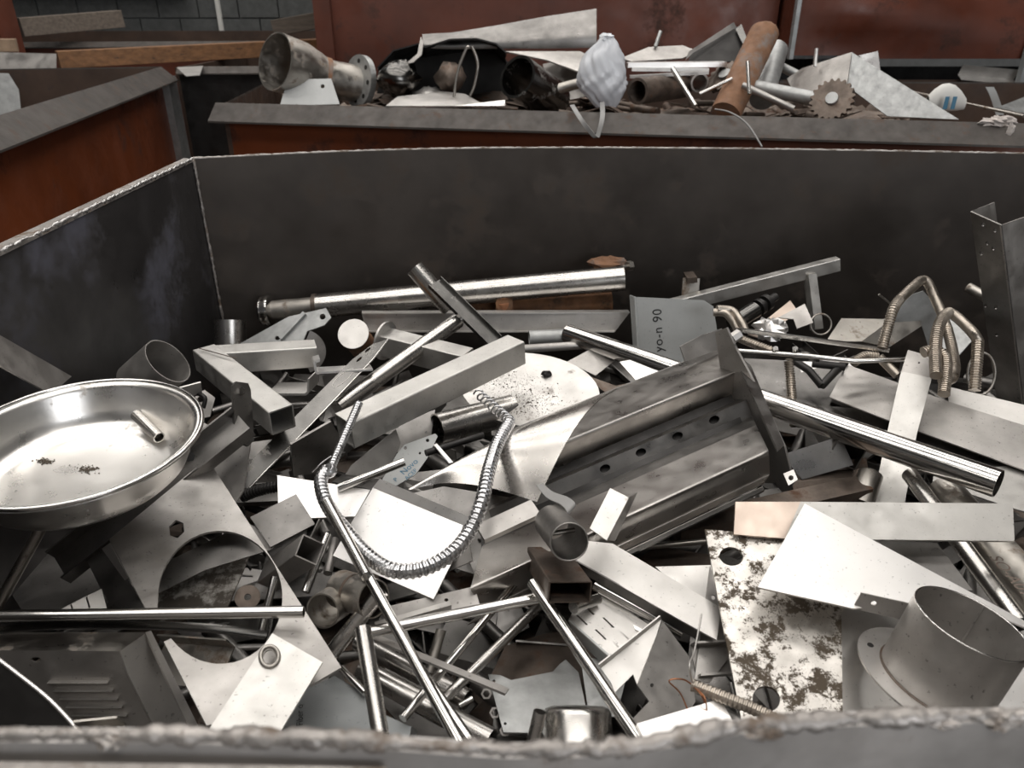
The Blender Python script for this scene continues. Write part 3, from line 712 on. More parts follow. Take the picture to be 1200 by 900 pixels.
lettering('printed_words', 'Novo', q0(473, 557), kx, ky, pr(11, q0(474, 559)), MT['blue'], np_)
lettering('printed_words', 'ACEP', q0(477, 563), kx, ky, pr(7.5, q0(474, 559)), MT['blue'], np_)
lettering('printed_words', 'P', q0(464, 565), kx, ky, pr(8, q0(474, 559)), MT['blue'], np_)

# ---- bright sheets in the middle
plates('sheet_offcut', 'white gleaming sheet offcut under the conduit knot', 'sheet metal', Pl(P(325, 557, .775), P(433, 573, .765), P(365, 607, .755)), [(325, 557), (434, 574), (416, 605), (365, 607), (326, 590)], 'bright')
bs = thing('bent_sheet', P(470, 640, .70), 'bright bent sheet with a raised lip inside the conduit loop', 'sheet metal')
b0 = Pl(P(440, 570, .785), P(541, 613, .795), P(507, 702, .745))
link('face', plate(M(), b0, [(438, 570), (543, 614), (528, 662), (508, 702), (448, 676), (390, 651), (412, 612)], (), .002), MT['bright'], bs)
link('raised_lip', plate(M(), Pl(P(438, 571, .785), P(543, 615, .795), P(446, 561, .80)), [(437, 571), (445, 561), (553, 607), (543, 616)], (), .002), MT['bright'], bs)
link('side_flange', plate(M(), Pl(P(541, 612, .795), P(553, 657, .775), P(530, 664, .755)), [(542, 613), (547, 627), (554, 657), (526, 669), (530, 655)], (), .002), MT['dull'], bs)
c1 = cat_rom([P(478, 573, .80), P(560, 528, .835), P(640, 487, .88), P(723, 455, .935)], 8)
c2 = cat_rom([P(480, 574, .80), P(522, 566, .803), P(572, 571, .808), P(629, 588, .812)], 8)
rows = []
for i in range(13):
    f = i / 12; row = []
    for a, b in zip(c1, c2):
        q = a.lerp(b, f); s = (b - a).length; q = q + Vector((0, 0, +.16 * s * math.sin(math.pi * f))); row.append(q)
    rows.append(row)
link('curled_sheet', sheet(M(), rows, .0015), MT['swirl'], None, 'curled polished sheet tapering to a point over the ribbed panel', 'sheet metal')
dp = plane([(545, 470, .745), (700, 470, .775), (620, 500, .74)])
dd = plates('round_disc', 'large round sheet disc sprinkled with dirt, centre', 'disc', dp, ell(621, 457, 82, 43, 6, 48), 'smudged')
m = M(); r_ = random.Random(77)
for q in range(1300):
    a, s = (r_.gauss(612, 28), r_.gauss(472, 10)) if q < 950 else (r_.gauss(596, 18), r_.gauss(446, 6))
    if ((a - 621) / 76) ** 2 + ((s - 457) / 38) ** 2 > 1: continue
    z = r_.uniform(.0004, .0011) * (1 if r_.random() < .93 else 2.2); lump(m, dp(a, s) + dp.n * z * .3, z, z, z * .5, 3, .3, q)
link('dirt_grains', m, MT['soot'], None, 'gritty dirt scattered on the round disc', 'dirt', None, 'stuff')
link('slag_chip', lump(M(), dp(640, 440) + dp.n * .006, .012, .008, .008, 5, .35, 5), MT['black'], None, 'black chip of slag lying on the round disc', 'slag chip')

# ---- big cut-out plate and what shows through it at lower left
cp = plane([(243, 538, .79), (128, 633, .80), (400, 783, .772)])
def arc(cx, cy, rx, ry, a0, a1, n):
    return [(cx + rx * math.cos(math.radians(a0 + (a1 - a0) * i / n)), cy + ry * math.sin(math.radians(a0 + (a1 - a0) * i / n))) for i in range(n + 1)]
cut = arc(258, 700, 73, 78, 178, 502, 40)
ct = thing('cutout_plate', cp(240, 700), 'large grey plate with a big round cutout and hexagonal hole below the pan', 'plate')
link('plate_body', plate(M(), cp, [(243, 537), (128, 632), (172, 716), (184, 716)] + cut[0:] + [(192, 752), (242, 850), (300, 840), (400, 782)], [ell(207, 620, 9.5, 11, 20, 6)], .004), MT['dull'], ct)
o = thing('steel_plate', P(310, 800, .76), 'plain pale plate with a welded ring, on the cut-out plate', 'plate')
r0 = plane([(320, 742, .80), (377, 776, .795), (245, 858, .797)])
link('plate_body', plate(M(), r0, [(319, 742), (378, 776), (322, 868), (236, 868)], [ell(316, 770, 7.5, 9, 0, 20)], .003), MT['beam'], o)
link('weld_ring', tube(M(), cat_rom([r0(x, y) + r0.n * .001 for x, y in ell(316, 770, 10.5, 12, 0, 16) + [(326.5, 770)]], 2), .0032, seg=8), MT['pipe'], o)
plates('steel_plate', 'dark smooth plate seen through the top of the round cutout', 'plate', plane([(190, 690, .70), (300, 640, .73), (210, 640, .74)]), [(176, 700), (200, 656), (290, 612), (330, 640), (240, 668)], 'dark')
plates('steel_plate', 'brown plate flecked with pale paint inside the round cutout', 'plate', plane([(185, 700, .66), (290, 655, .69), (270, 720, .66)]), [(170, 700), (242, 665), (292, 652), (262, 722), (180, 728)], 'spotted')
bars('bent_strip', 'rust-stained folded strip seen low in the round cutout', 'strip', (196, 752, .64), (276, 758, .66), ang(.07, .03, .003), 'pipe', (0, -.4, 1))
tubes('threaded_rod', 'shiny threaded rod standing inside the round cutout', 'rod', [(322, 676, .72), (306, 742, .66)], 4.5, 'chrome')
link('rusty_washer', lathe(M(), [(.006, -.002), (.022, -.002), (.022, .002), (.006, .002)], P(290, 700, .65), camdir(.3, .5, .8), 24), MT['rustm'], None, 'brown washer deep in the round cutout', 'washer')
plates('steel_plate', 'dark rectangular plate right of the cut-out plate', 'plate', plane([(295, 605, .775), (347, 579, .80), (318, 641, .75)]), [(293, 606), (347, 579), (369, 614), (317, 641)], 'dark')
plates('steel_sheet', 'grey sheet wedged between channel and cut-out plate', 'sheet metal', plane([(245, 540, .755), (292, 520, .79), (275, 600, .73)]), [(238, 540), (262, 520), (294, 516), (285, 575), (274, 592)], 'dull')
plates('steel_plate', 'narrow pale plate edge under the left of the cut-out plate', 'plate', plane([(120, 642, .73), (130, 634, .74), (150, 680, .70)]), [(119, 643), (129, 636), (150, 677), (146, 680)], 'sheet')

tubes('chrome_rod', 'thin twisted rod standing left of the pipe tee', 'rod', [(384, 626, .75), (358, 694, .70)], 5, 'chrome')
tubes('round_bar', 'short dark bar behind the twisted rod by the tee', 'bar', [(392, 632, .70), (384, 672, .68)], 5, 'dull')
hb = thing('hook_bracket', P(232, 470, .80), 'small dark hook bracket between pan rim and tube frame', 'bracket')
link('bracket_face', plate(M(), plane([(222, 470, .82), (250, 462, .83), (236, 490, .79)]), [(218, 480), (224, 462), (240, 457), (252, 466), (246, 488), (226, 492)], [ell(235, 468, 4, 3.5, 0, 12)], .004), MT['dull'], hb)
link('bracket_hook', tube(M(), cat_rom([P(216, 478, .83), P(228, 462, .845), P(240, 466, .84), P(238, 478, .82)], 5), .005, seg=8), MT['black'], hb)
bars('flat_bar', 'thin flat bar with bright edge leaning behind the pan rim', 'flat bar', (206, 462, .86), (236, 454, .86), flat(.004, .03), 'sheet', (0, -.3, 1))
# ---- channel bracket under the pan
cb_ = thing('channel_bracket', P(200, 570, .76), 'dark channel with bolted end plate passing under the pan', 'bracket')
a, b = P(284, 492, .86), P(66, 664, .68)
link('channel_body', bar(M(), a, b, shift(chan(.074, .028, .004), 0, -.018), (.15, -.25, 1)), MT['dark'], cb_)
q1 = Pl(P(280, 450, .905), P(296, 515, .80), P(272, 470, .885))
link('end_plate', plate(M(), q1, [(273, 452), (277, 447), (291, 449), (294, 457), (298, 516), (291, 523), (276, 517)], (), .006), MT['dark'], cb_)
for x, y in ((281, 459), (285, 514)): link('bolt', tube(M(), [q1(x, y), q1(x, y) + q1.n * .007], pr(5, q1(x, y)), seg=6, smooth=False), MT['chrome'], bpy.data.objects['end_plate.001'])
link('bolt', tube(M(), [P(222, 535, .835), P(222, 535, .85)], .010, seg=6, smooth=False), MT['black'], cb_, 'dark bolt beside the pan rim')

# ---- things along the left
plates('leaning_plate', 'dull violet-grey plate leaning on the left wall above the pan', 'plate', plane([(0, 392, 1.08), (84, 440, .93), (0, 425, 1.05)]), [(-8, 388), (84, 441), (60, 462), (-8, 424)], 'dull')
cup = thing('pipe_offcut', P(195, 440, .80), 'short wide pipe offcut with open slanted mouth behind the pan', 'pipe')
e = P(197, 423, .865); ax = camdir(.42, .62, .52)
e, b = mouth((197, 423, .885), (164, 452), .10); link('pipe_body', tube(M(), [e, b], pr(30, e), .0025, 40), MT['dull'], cup)
e = P(270, 375, .775)
link('steel_cup', lathe(M(), [(0, -.12), (.044, -.12), (.044, 0), (.0, 0)], e, Vector((0, .40, .92)), 36, False), MT['tubem'], None, 'upright brushed steel cup in the far left corner', 'cup')
br = thing('hole_bracket', P(330, 385, .74), 'galvanised bracket with a punched ear below the pipe ferrule', 'bracket')
h0 = Pl(Q(283, 400, 2.0), Q(380, 366, 2.03), Q(300, 410, 1.97))
link('bracket_arm', plate(M(), h0, [(268, 410), (338, 371), (382, 361), (388, 372), (380, 381), (360, 388), (350, 412), (280, 414)], [ell(378, 371, 3.5, 3.5, 0, 14), ell(325, 396, 3, 2.5, 0, 12)], .004), MT['galv'], br)
link('rib', bar(M(), h0(358, 368), h0(330, 398), flat(.012, .02), h0.n), MT['galv'], br)
hd = Pl(Q(368, 390, 1.93), Q(380, 412, 1.93), Q(365, 430, 1.90))
plates('half_ring', 'curved half-ring plate with bolt holes at the end of the mitred frame', 'ring', hd, arc(354, 412, 28, 26, -70, 70, 16) + arc(354, 412, 13, 13, 70, -70, 10), 'dull', [ell(366, 399, 1.8, 1.8, 0, 8), ell(371, 425, 1.8, 1.8, 0, 8)], .003)
cpd = P(414, 391, .81); ax = camdir(-.05, .25, .9)
o = thing('capped_tube', cpd - ax * .05, 'tube closed by a pale round cap with a rust patch', 'tube')
link('round_cap', lathe(M(), [(0, 0), (.042, 0), (.042, -.004), (0, -.004)], cpd, ax, 32, False), MT['sheet'], o)
link('tube_body', tube(M(), [cpd - ax * .004, cpd - ax * .13], .038, seg=28), MT['rust'], o)
sp = plane([(454, 399, .85), (436, 404, .85), (292, 571, .725)])
ss = thing('slotted_strip', sp(370, 480), 'long polished strip with slots and bright edge, left of centre', 'strip')
link('strip_body', plate(M(), sp, [(437, 403), (455, 397), (437, 421), (366, 496), (292, 572), (279, 572), (287, 547), (348, 486), (413, 421)],
     [ell(431, 410, 4.5, 1.3, -40, 12), ell(421, 421, 4.5, 1.3, -40, 12)], .0035), MT['mirror'], ss)
link('etched_oval', tube(M(), cat_rom([sp(x, y) for x, y in ell(402, 443, 16, 4.5, -40, 18) + [(402 + 16 * math.cos(math.radians(-40)), 443 + 16 * math.sin(math.radians(-40)))]], 3), .0009, seg=6), MT['sheet'], ss)
link('bright_edge', tube(M(), [sp(455, 397.5), sp(437, 421), sp(366, 496), sp(292, 572)], .0022, seg=6), MT['chrome'], ss)
plates('steel_sheet', 'dark sheet with pale cut edge below the long square tube', 'sheet metal', plane([(342, 521, .80), (387, 494, .82), (345, 560, .70)]), [(341, 521), (388, 494), (404, 520), (392, 552), (344, 558)], 'dark', (), .005)
cpl = Pl(P(371, 437, .83), P(438, 433, .82), P(371, 437, .83) + Vector((0, .02, .10)))
plates('bent_clip', 'thin bent metal clip hooked over the tube frame', 'clip', cpl, [(375, 421), (368, 423), (367, 425), (369, 436), (371, 438.5), (437, 434.5), (437, 432.5), (373, 436), (371.5, 434.5), (370, 425.5), (375, 424)], 'bright', (), .05)
cp2 = Pl(P(318, 462, .78), P(362, 462, .78), P(318, 462, .78) + Vector((0, .02, .10)))
plates('steel_channel', 'short channel with bright rolled edge inside the tube frame', 'channel', cp2, [(312, 461), (357, 461), (359.5, 459), (360.5, 444), (362.5, 444), (361.5, 461), (358.5, 463.5), (312, 463.5)], 'sheet', (), .10)
tubes('round_bar', 'dark round bar leaning under the pan at far left', 'bar', [(52, 612, .76), (-6, 716, .62)], 6.5, 'pipe')
plates('ticked_plate', 'small plate with dark notches above the chrome rod', 'plate', plane([(70, 715, .70), (120, 690, .71), (126, 716, .69)]), [(64, 718), (119, 690), (127, 720)], 'sheet', [[(82, 708), (84, 708), (87, 717), (85, 717)], [(100, 699), (102, 698), (106, 712), (104, 713)]], .003)
plates('bent_strip', 'grey sheet strip beside the notched plate', 'strip', plane([(100, 645, .70), (130, 640, .71), (170, 720, .68)]), [(98, 650), (126, 640), (176, 722), (140, 726), (118, 690)], 'dark')
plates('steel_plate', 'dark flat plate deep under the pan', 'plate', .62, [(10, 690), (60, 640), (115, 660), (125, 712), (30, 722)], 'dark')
tubes('chrome_rod', 'long horizontal chrome rod at the lower left', 'rod', [(-14, 722, .80), (356, 717, .80)], 7, 'chrome', .3)
c = cat_rom([P(-14, 741, .785), P(60, 735, .785), P(150, 734, .785), P(240, 737, .78), P(312, 746, .775)], 6)
m = M(); rows = [[q + Vector((0, -.008, .004)) for q in c], c, [q + Vector((0, .010, .001)) for q in c]]
link('wavy_strip', sheet(M(), rows, -.002), MT['mirror'], None, 'wavy thin strip just under the long chrome rod', 'strip')

# ---- louvred housing at lower left
lv = thing('louvred_cover', P(90, 820, .62), 'bent steel cover with pressed louvres at the lower left corner', 'cover')
t0 = P(140, 763, .765); t1 = P(-20, 762, .765); t2 = P(172, 741, .755); t3 = P(-20, 741, .755)
slab(m := M(), [[t1, t0, t2, t3]], Vector((0, 0, -.003))); link('top_face', m, MT['pipe'], lv)
lp = Pl(t0, t1, P(180, 850, .645))
link('front_face', plate(M(), lp, [(-20, 762), (140, 763), (148, 790), (186, 866), (-20, 866)], [ell(42, 773, 6, 3, 0, 12)], .003), MT['dull'], lv)
for i in range(5):
    x0, x1, y = 58 + 7 * i, 128 + 5.5 * i, 797.5 + 9.6 * i
    q = [lp(x0, y), lp(x1, y), lp(x1 - 1, y + 4.5), lp(x0, y + 4.5)]
    slab(m := M(), [[q[0], q[3], q[0] + lp.n * .007]], q[1] - q[0]); link('louvre', m, MT['dull'], bpy.data.objects['front_face'])
link('side_face', plate(M(), Pl(t0, t2, P(205, 850, .62)), [(141, 763), (172, 741), (190, 775), (232, 866), (188, 866), (150, 790)], (), .003), MT['sheet'], lv)
link('folded_lip', plate(M(), Pl(t2, P(228, 855, .64), P(182, 741, .745)), [(170, 741), (177, 739), (240, 866), (228, 866)], (), .003), MT['dull'], lv)
dk = plane([(0, 778, .80), (90, 852, .74), (0, 850, .74)])
o = thing('steel_plate', dk(20, 830), 'black-faced plate with white cut edge in the lower left corner', 'plate')
link('plate_body', plate(M(), dk, [(-12, 765), (44, 808), (93, 858), (93, 880), (-12, 880)], (), .004), MT['black'], o)
link('cut_edge', tube(M(), cat_rom([dk(-12, 765), dk(44, 808), dk(70, 832), dk(95, 860)], 4), .003, seg=8), MT['bright'], o)
bars('angle_offcut', 'small angle offcut just behind the front rim at left', 'angle', (98, 853, .72), (148, 848, .72), ang(.035, .035, .003), 'pipe', (.3, -.4, 1))
# ================================================================ pile, centre and right
# ---- conduit loop, its braid and the unwound spiral
cl = thing('flexible_conduit', P(470, 640, .78), 'silver flexible conduit looped over the bright sheet, centre', 'conduit')
path = cat_rom([P(383, 551, .835), P(376, 563, .835), P(380, 584, .828), P(392, 605, .818), P(408, 625, .812), P(428, 648, .812), P(456, 667, .815), P(490, 668, .82), P(525, 652, .825), P(549, 625, .835), P(564, 590, .86), P(573, 550, .875), P(583, 520, .875), P(597, 496, .87)], 10)
link('conduit_body', conduit(M(), path, pr(8, path[0]), .0095, .17), MT['zinc'], cl)
a = P(598, 494, .87); b = P(560, 461, .845); hp = []
for i in range(150):
    f = i / 149; ang_ = 2 * math.pi * 9.5 * (f ** .82); c = a.lerp(b, f); s, u = frame_of(b - a, (0, 0, 1)); hp.append(c + (s * math.cos(ang_) + u * math.sin(ang_)) * .0095)
link('unwound_spiral', tube(M(), hp, .0021, seg=6), MT['zinc'], cl, 'unwound end of the conduit spiral')
link('knot', lathe(M(), [(.011, -.008), (.0145, -.004), (.015, .004), (.011, .009), (.0, .009)], P(386, 552, .838), camdir(-.3, .5, .5), 20, False), MT['zinc'], cl)
bh = P(388, 548, .835); bt = P(421, 472, .895)
link('braided_hose', conduit(M(), [bh, bt], .0085, .006, .10), MT['zinc'], None, 'straight braided hose end standing up from the conduit knot', 'hose')
for i in range(4):
    a = P(366 + i * 3, 553 - i * 3, .82); link('bent_wire', tube(M(), cat_rom([a, P(380 + i * 3, 540 - i * 2, .835), P(398 + i * 2, 530, .815)], 5), .0012, seg=6), MT['zinc'], None, ('lowest', 'second lowest', 'second highest', 'highest')[i] + ' of four fine wire strands frayed round the conduit knot', 'wire', 'frayed strands')
cr = thing('chrome_rod', P(460, 740, .72), 'long chrome rod running down from the conduit to the front rim', 'rod')
link('rod_body', tube(M(), [P(383, 588, .85), P(541, 875, .77)], .0080, .0016), MT['chrome'], cr)
link('ribbed_sleeve', conduit(M(), [P(383, 588, .85), P(430, 676, .8265)], .0092, .004, .06), MT['chrome'], cr)
tubes('chrome_rod', 'second chrome rod beside the long one near the front rim', 'rod', [(492, 785, .74), (556, 878, .735)], 7, 'chrome', .3)
tubes('chrome_rod', 'thin chrome rod pointing at the printed plate', 'rod', [(474, 541, .80), (396, 572, .77)], 5, 'chrome', .4)
tubes('chrome_rod', 'twisted bright rod lying level below the bent sheet', 'rod', [(432, 741, .76), (650, 697, .76)], 7, 'chrome')
tubes('chrome_rod', 'chrome rod crossing upwards to the left of the rectangular tube', 'rod', [(472, 842, .70), (618, 666, .72)], 5.5, 'chrome')
tubes('chrome_rod', 'dim steel rod crossing the pile left of the notched plate', 'rod', [(518, 822, .685), (652, 690, .70)], 6.5, 'tubem')
tubes('chrome_rod', 'front chrome rod slanting from the rectangular tube to the rim', 'rod', [(624, 683, .785), (752, 872, .75)], 7, 'chrome', .3)
tubes('chrome_rod', 'short chrome rod end beside the rectangular tube', 'rod', [(672, 712, .765), (700, 702, .74)], 7, 'chrome')
tubes('round_tube', 'upright tube with brown open end at the front rim', 'tube', [(425, 735, .86), (449, 880, .78)], 9.5, 'tubem', .35)
tubes('round_tube', 'tube leaning inside the tee fitting with its end open', 'tube', [(447, 692, .80), (385, 770, .72)], 9.5, 'tubem', .35)
tubes('round_tube', 'thick bright tube low behind the front rim, left of centre', 'tube', [(576, 868, .66), (424, 785, .66)], 14, 'tubem', .12)
tubes('round_tube', 'thick brushed tube beside the bright one behind the front rim', 'tube', [(548, 820, .645), (420, 752, .645)], 12, 'tubem', .12)
tubes('round_bar', 'short bar stub showing between rods near the front', 'bar', [(538, 828, .67), (553, 819, .67)], 4, 'chrome')
tubes('round_bar', 'brown upright bar behind the flat strip', 'bar', [(517, 738, .70), (503, 788, .66)], 6, 'pipe')
tubes('chrome_rod', 'slim rod low beside the dark grey panel', 'rod', [(400, 783, .70), (428, 812, .70)], 4, 'chrome')
bars('flat_bar', 'thin flat bar lying across the rods', 'flat bar', (436, 746, .735), (594, 811, .72), flat(.014, .004), 'dull', (0, .3, 1))
bars('flat_bar', 'grey flat bar above the twisted rod', 'flat bar', (440, 735, .755), (528, 710, .755), flat(.010, .012), 'dull')
plates('steel_plate', 'grey rectangular plate below the tip of the bent sheet', 'plate', plane([(452, 715, .735), (555, 690, .74), (470, 735, .72)]), [(448, 712), (556, 687), (562, 708), (455, 735)], 'dull', [ell(523, 703, 2.5, 2, 0, 10)])
te = thing('pipe_tee', P(410, 710, .70), 'weathered welded pipe tee with two open mouths', 'pipe fitting')
a, b = mouth((438, 702, .79), (400, 690), .085)
link('tee_run', tube(M(), [a, b], pr(23, a), .0025, 32), MT['pipe'], te)
c_, d_ = mouth((378, 716, .775), (408, 696), .085); link('tee_branch', tube(M(), [c_, d_], pr(21, c_), .0025, 32), MT['pipe'], te)
link('weld_ring', tube(M(), [a.lerp(b, .52), a.lerp(b, .58)], pr(23.6, a), seg=28), MT['rustm'], te)

# ---- centre right: bracket, pipe end, angle bar
e, b = mouth((667, 635, .88), (647, 612), .13); ax = (e - b).normalized()
o = thing('pipe_offcut', e - ax * .06, 'thin round pipe offcut with open mouth above the rectangular tube', 'pipe')
link('pipe_body', tube(M(), [e, b], pr(23, e), .0016, 36), MT['dark'], o)
s_, u_ = frame_of(ax, (0, 0, 1)); link('bright_rim', tube(M(), [e + (s_ * math.cos(i * math.pi / 18) + u_ * math.sin(i * math.pi / 18)) * (pr(23, e) - .0008) for i in range(37)], .0014, seg=6), MT['dull'], o)
link('inner_bolt', tube(M(), [e - ax * .05 + Vector((-.02, 0, 0)), e - ax * .05 + Vector((.02, .01, 0))], .004, seg=8), MT['chrome'], o)
ab = thing('angle_bar', P(760, 680, .72), 'pale angle bar sloping down to the right of centre', 'angle')
a0 = plane([(690, 637, .785), (676, 660, .78), (832, 722, .74)])
link('top_leg', plate(M(), a0, [(672, 655), (690, 634), (718, 637), (845, 712), (840, 750), (800, 728)], (), .003), MT['sheet'], ab)
link('side_leg', plate(M(), Pl(a0(676, 659), a0(820, 738), P(676, 668, .765)), [(674, 657), (818, 738), (818, 751), (676, 668)], (), .003), MT['dark'], ab)
tb = thing('angle_offcut', P(715, 610, .80), 'short pale angle offcut standing on the ribbed panel', 'angle')
t0 = Pl(P(715, 573, .872), P(736, 582, .872), P(692, 619, .845))
link('pale_leg', plate(M(), t0, [(715, 572), (737, 583), (711, 633), (691, 619)], (), .003), MT['sheet'], tb)
link('dark_leg', plate(M(), Pl(P(737, 583, .872), P(711, 633, .838), P(747, 577, .855)), [(737, 583), (747, 577), (721, 634), (711, 633)], (), .003), MT['dull'], tb)
c = cat_rom([P(631, 566, .83), P(644, 580, .85), P(662, 588, .86), P(669, 597, .86), P(661, 607, .85)], 6)
rows = [[q + Vector((-.004, -.007, 0)) * (1 + 1.2 * i / len(c)) for i, q in enumerate(c)], c, [q + Vector((.004, .007, 0)) * (1 + 1.2 * i / len(c)) for i, q in enumerate(c)]]
link('plastic_strap', sheet(M(), rows, .0015), MT['strap'], None, 'curled grey plastic strap end beside the pipe offcut', 'strap')
bars('box_strip', 'narrow folded strip lying in the lower groove of the ribbed panel', 'strip', P(563, 626, .80), P(628, 596, .82), [rrect(.034, .012)], 'dull', (0, -.3, 1))
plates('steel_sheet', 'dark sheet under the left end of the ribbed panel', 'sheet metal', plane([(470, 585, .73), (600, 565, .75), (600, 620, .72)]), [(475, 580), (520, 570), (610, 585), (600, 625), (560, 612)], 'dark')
sl = thing('slotted_bracket', P(710, 735, .70), 'pale bracket with six slots below the angle bar', 'bracket')
s0 = plane([(677, 706, .735), (667, 727, .73), (752, 737, .715)])
hs = []
for x, y in ((690, 715), (682, 727), (713, 730), (704, 744), (733, 746), (724, 758)):
    hs.append([(x - 7, y - 6), (x - 5, y - 6.6), (x + 7, y + 5), (x + 5, y + 5.8)])
link('face', plate(M(), s0, [(678, 703), (666, 727), (712, 768), (722, 766), (760, 732), (706, 696)], hs, .003), MT['sheet'], sl)
link('folded_side', plate(M(), Pl(s0(666, 727), s0(712, 768), P(690, 760, .69)), [(666, 727), (712, 768), (710, 782), (672, 745)], (), .003), MT['galv'], sl)
plates('tiny_chip', 'tiny white chip of sheet beside the slotted bracket', 'chip', .735, [(742, 732), (754, 738), (751, 741), (744, 737)], 'bright')
fs_ = thing('folded_sheet', P(760, 800, .68), 'folded sheet with a square window at the front right of centre', 'sheet metal')
fa = plane([(775, 727, .75), (706, 782, .73), (745, 850, .70)]); fb_ = plane([(775, 727, .75), (750, 800, .722), (812, 800, .695)])
link('left_facet', plate(M(), fa, [(775, 726), (768, 748), (748, 806), (742, 790), (720, 812), (728, 826), (716, 800), (704, 783)], (), .0025), MT['sheet'], fs_)
link('front_facet', plate(M(), fb_, [(776, 727), (808, 770), (815, 822), (790, 862), (748, 872), (742, 842), (761, 822), (747, 803)], [ell(764, 803, 2.2, 2.4, 0, 10)], .0025), MT['dull'], fs_)
link('top_lip', plate(M(), Pl(fa(775, 726), fa(705, 782), P(770, 724, .765)), [(776, 727), (704, 783), (702, 779), (774, 722)], (), .002), MT['sheet'], fs_)
link('lower_strip', plate(M(), fa, [(720, 812), (742, 842), (748, 872), (742, 868)], (), .0025), MT['sheet'], fs_)
plates('narrow_plate', 'narrow upright plate with two holes left of the stained plate', 'plate', plane([(833, 662, .755), (815, 790, .68), (848, 700, .73)]), [(832, 664), (850, 700), (862, 760), (832, 800), (814, 796)], 'dull', [ell(836, 700, 2.4, 3, 0, 10), ell(834, 718, 2.2, 2.6, 0, 10)])
bars('steel_channel', 'short channel wedged under the stained plate', 'channel', (812, 775, .68), (862, 772, .68), chan(.05, .03, .003), 'dull', (0, -.7, 1))
gp_ = plane([(826, 621, .80), (985, 705, .765), (868, 838, .72)])
plates('stained_plate', 'pale plate with brown stains and two round holes, right of centre', 'plate', gp_, [(826, 620), (945, 631), (1000, 690), (986, 720), (988, 860), (872, 860)], 'grime', [ell(857, 652, 14, 11, 10, 24), ell(898, 819, 16.5, 15, 20, 24)], .005)
plates('steel_sheet', 'pale sheet with dark scratches right of the stained plate', 'sheet metal', plane([(985, 710, .75), (985, 845, .70), (1090, 800, .70)]), [(984, 708), (1010, 710), (1100, 740), (1110, 860), (988, 860)], 'sheet')
cv = thing('flexible_conduit', P(870, 822, .70), 'ribbed conduit end coming over the front rim, right of centre', 'conduit')
cpts = cat_rom([P(812, 803, .77), P(850, 818, .775), P(890, 834, .775), P(960, 868, .78)], 8)
link('conduit_body', conduit(M(), cpts, pr(7.5, cpts[0]), .006, .12), MT['tan'], cv)
cw = thing('copper_wires', P(790, 810, .74), 'frayed copper wires at the end of the ribbed conduit', 'wire')
for pts in ([(812, 803, .772), (800, 796, .79), (784, 798, .79), (797, 812, .77), (806, 832, .75)], [(812, 804, .772), (822, 815, .78), (825, 826, .76), (812, 835, .755)], [(814, 806, .772), (826, 818, .78), (829, 842, .755)]):
    link('wire', tube(M(), cat_rom([P(*q) for q in pts], 6), .0011, seg=6), MT['copper'], cw)
tubes('bent_wire', 'thin pale wire rising from the ribbed conduit end', 'wire', [(812, 802, .775), (808, 780, .80), (814, 762, .79), (822, 720, .79)], 1.2, 'sheet', None, 6)
bars('flat_bar', 'white-topped flat bar just behind the front rim', 'flat bar', (752, 872, .75), (850, 842, .75), [rrect(.04, .03)], 'bright', (0, -.2, 1))
m = M(); e = P(676, 830, .70)
link('steel_pot', lathe(m, [(0, .004), (.036, .003), (.045, 0), (.049, -.006), (.049, -.12), (0, -.12)], e, Vector((0, .74, .67)), 48, False), MT['tubem'], None, 'dark shiny upturned pot at the front rim', 'pot')
tubes('round_tube', 'short grey tube beside the upturned pot', 'tube', [(633, 834, .73), (624, 872, .69)], 8, 'tubem', .2)
hp_ = plane([(572, 790, .662), (683, 800, .66), (586, 849, .660)])
plates('holed_plate', 'grey plate with small corner holes and a notched top, near the front', 'plate', hp_, [(572, 790), (586, 791), (599, 797), (648, 787), (656, 778), (663, 773), (678, 788), (686, 826), (690, 860), (590, 858)], 'galv', [ell(579, 798, 1.8, 1.8, 0, 10), ell(592, 848, 1.8, 1.8, 0, 10)])
plates('rusty_plate', 'brown rusted plate behind the notched grey plate', 'plate', plane([(580, 795, .63), (600, 750, .63), (700, 740, .64)]), [(572, 798), (592, 757), (640, 742), (704, 735), (716, 800), (680, 830)], 'rustm')
plates('steel_plate', 'stepped grey plate under the slotted bracket', 'plate', plane([(690, 770, .67), (730, 765, .68), (700, 830, .645)]), [(680, 768), (712, 775), (735, 790), (722, 840), (690, 838)], 'galv')
for i, (x, y) in enumerate(((570, 813), (580, 835), (592, 856), (546, 795))):
    s = thing('hex_nut', P(x, y, .64), ('upper nut left of the notched plate', 'middle nut left of the notched plate', 'lowest nut under the notched plate', 'nut between the crossing rods')[i], 'nut', 'nuts by the notched plate')
    link('nut_body', tube(M(), [P(x, y, .64), P(x, y, .652)], .0085, .003, 6, False), MT['dull'], s)
tubes('round_tube', 'slender steel tube between angle bar and slotted bracket', 'tube', [(697, 685, .745), (800, 742, .71)], 7, 'chrome', .2)
plates('steel_sheet', 'smooth grey sheet under the lower end of the angle bar', 'sheet metal', plane([(775, 665, .70), (835, 663, .70), (830, 705, .68)]), [(768, 664), (838, 662), (846, 720), (812, 705)], 'sheet')
plates('rusty_plate', 'dark brown plate low under the ribbed panel edge', 'plate', plane([(765, 660, .645), (835, 630, .66), (830, 665, .645)]), [(748, 655), (770, 640), (832, 650), (836, 668), (780, 672)], 'rustm')
tubes('round_bar', 'rusty bar with bright edge under the ribbed panel', 'bar', [(754, 641, .70), (832, 634, .70)], 3.5, 'pipe')
bars('timber_batten', 'brown weathered batten under the ribbed panel', 'timber', (790, 622, .69), (1012, 572, .69), [rrect(.05, .03)], 'rustm')

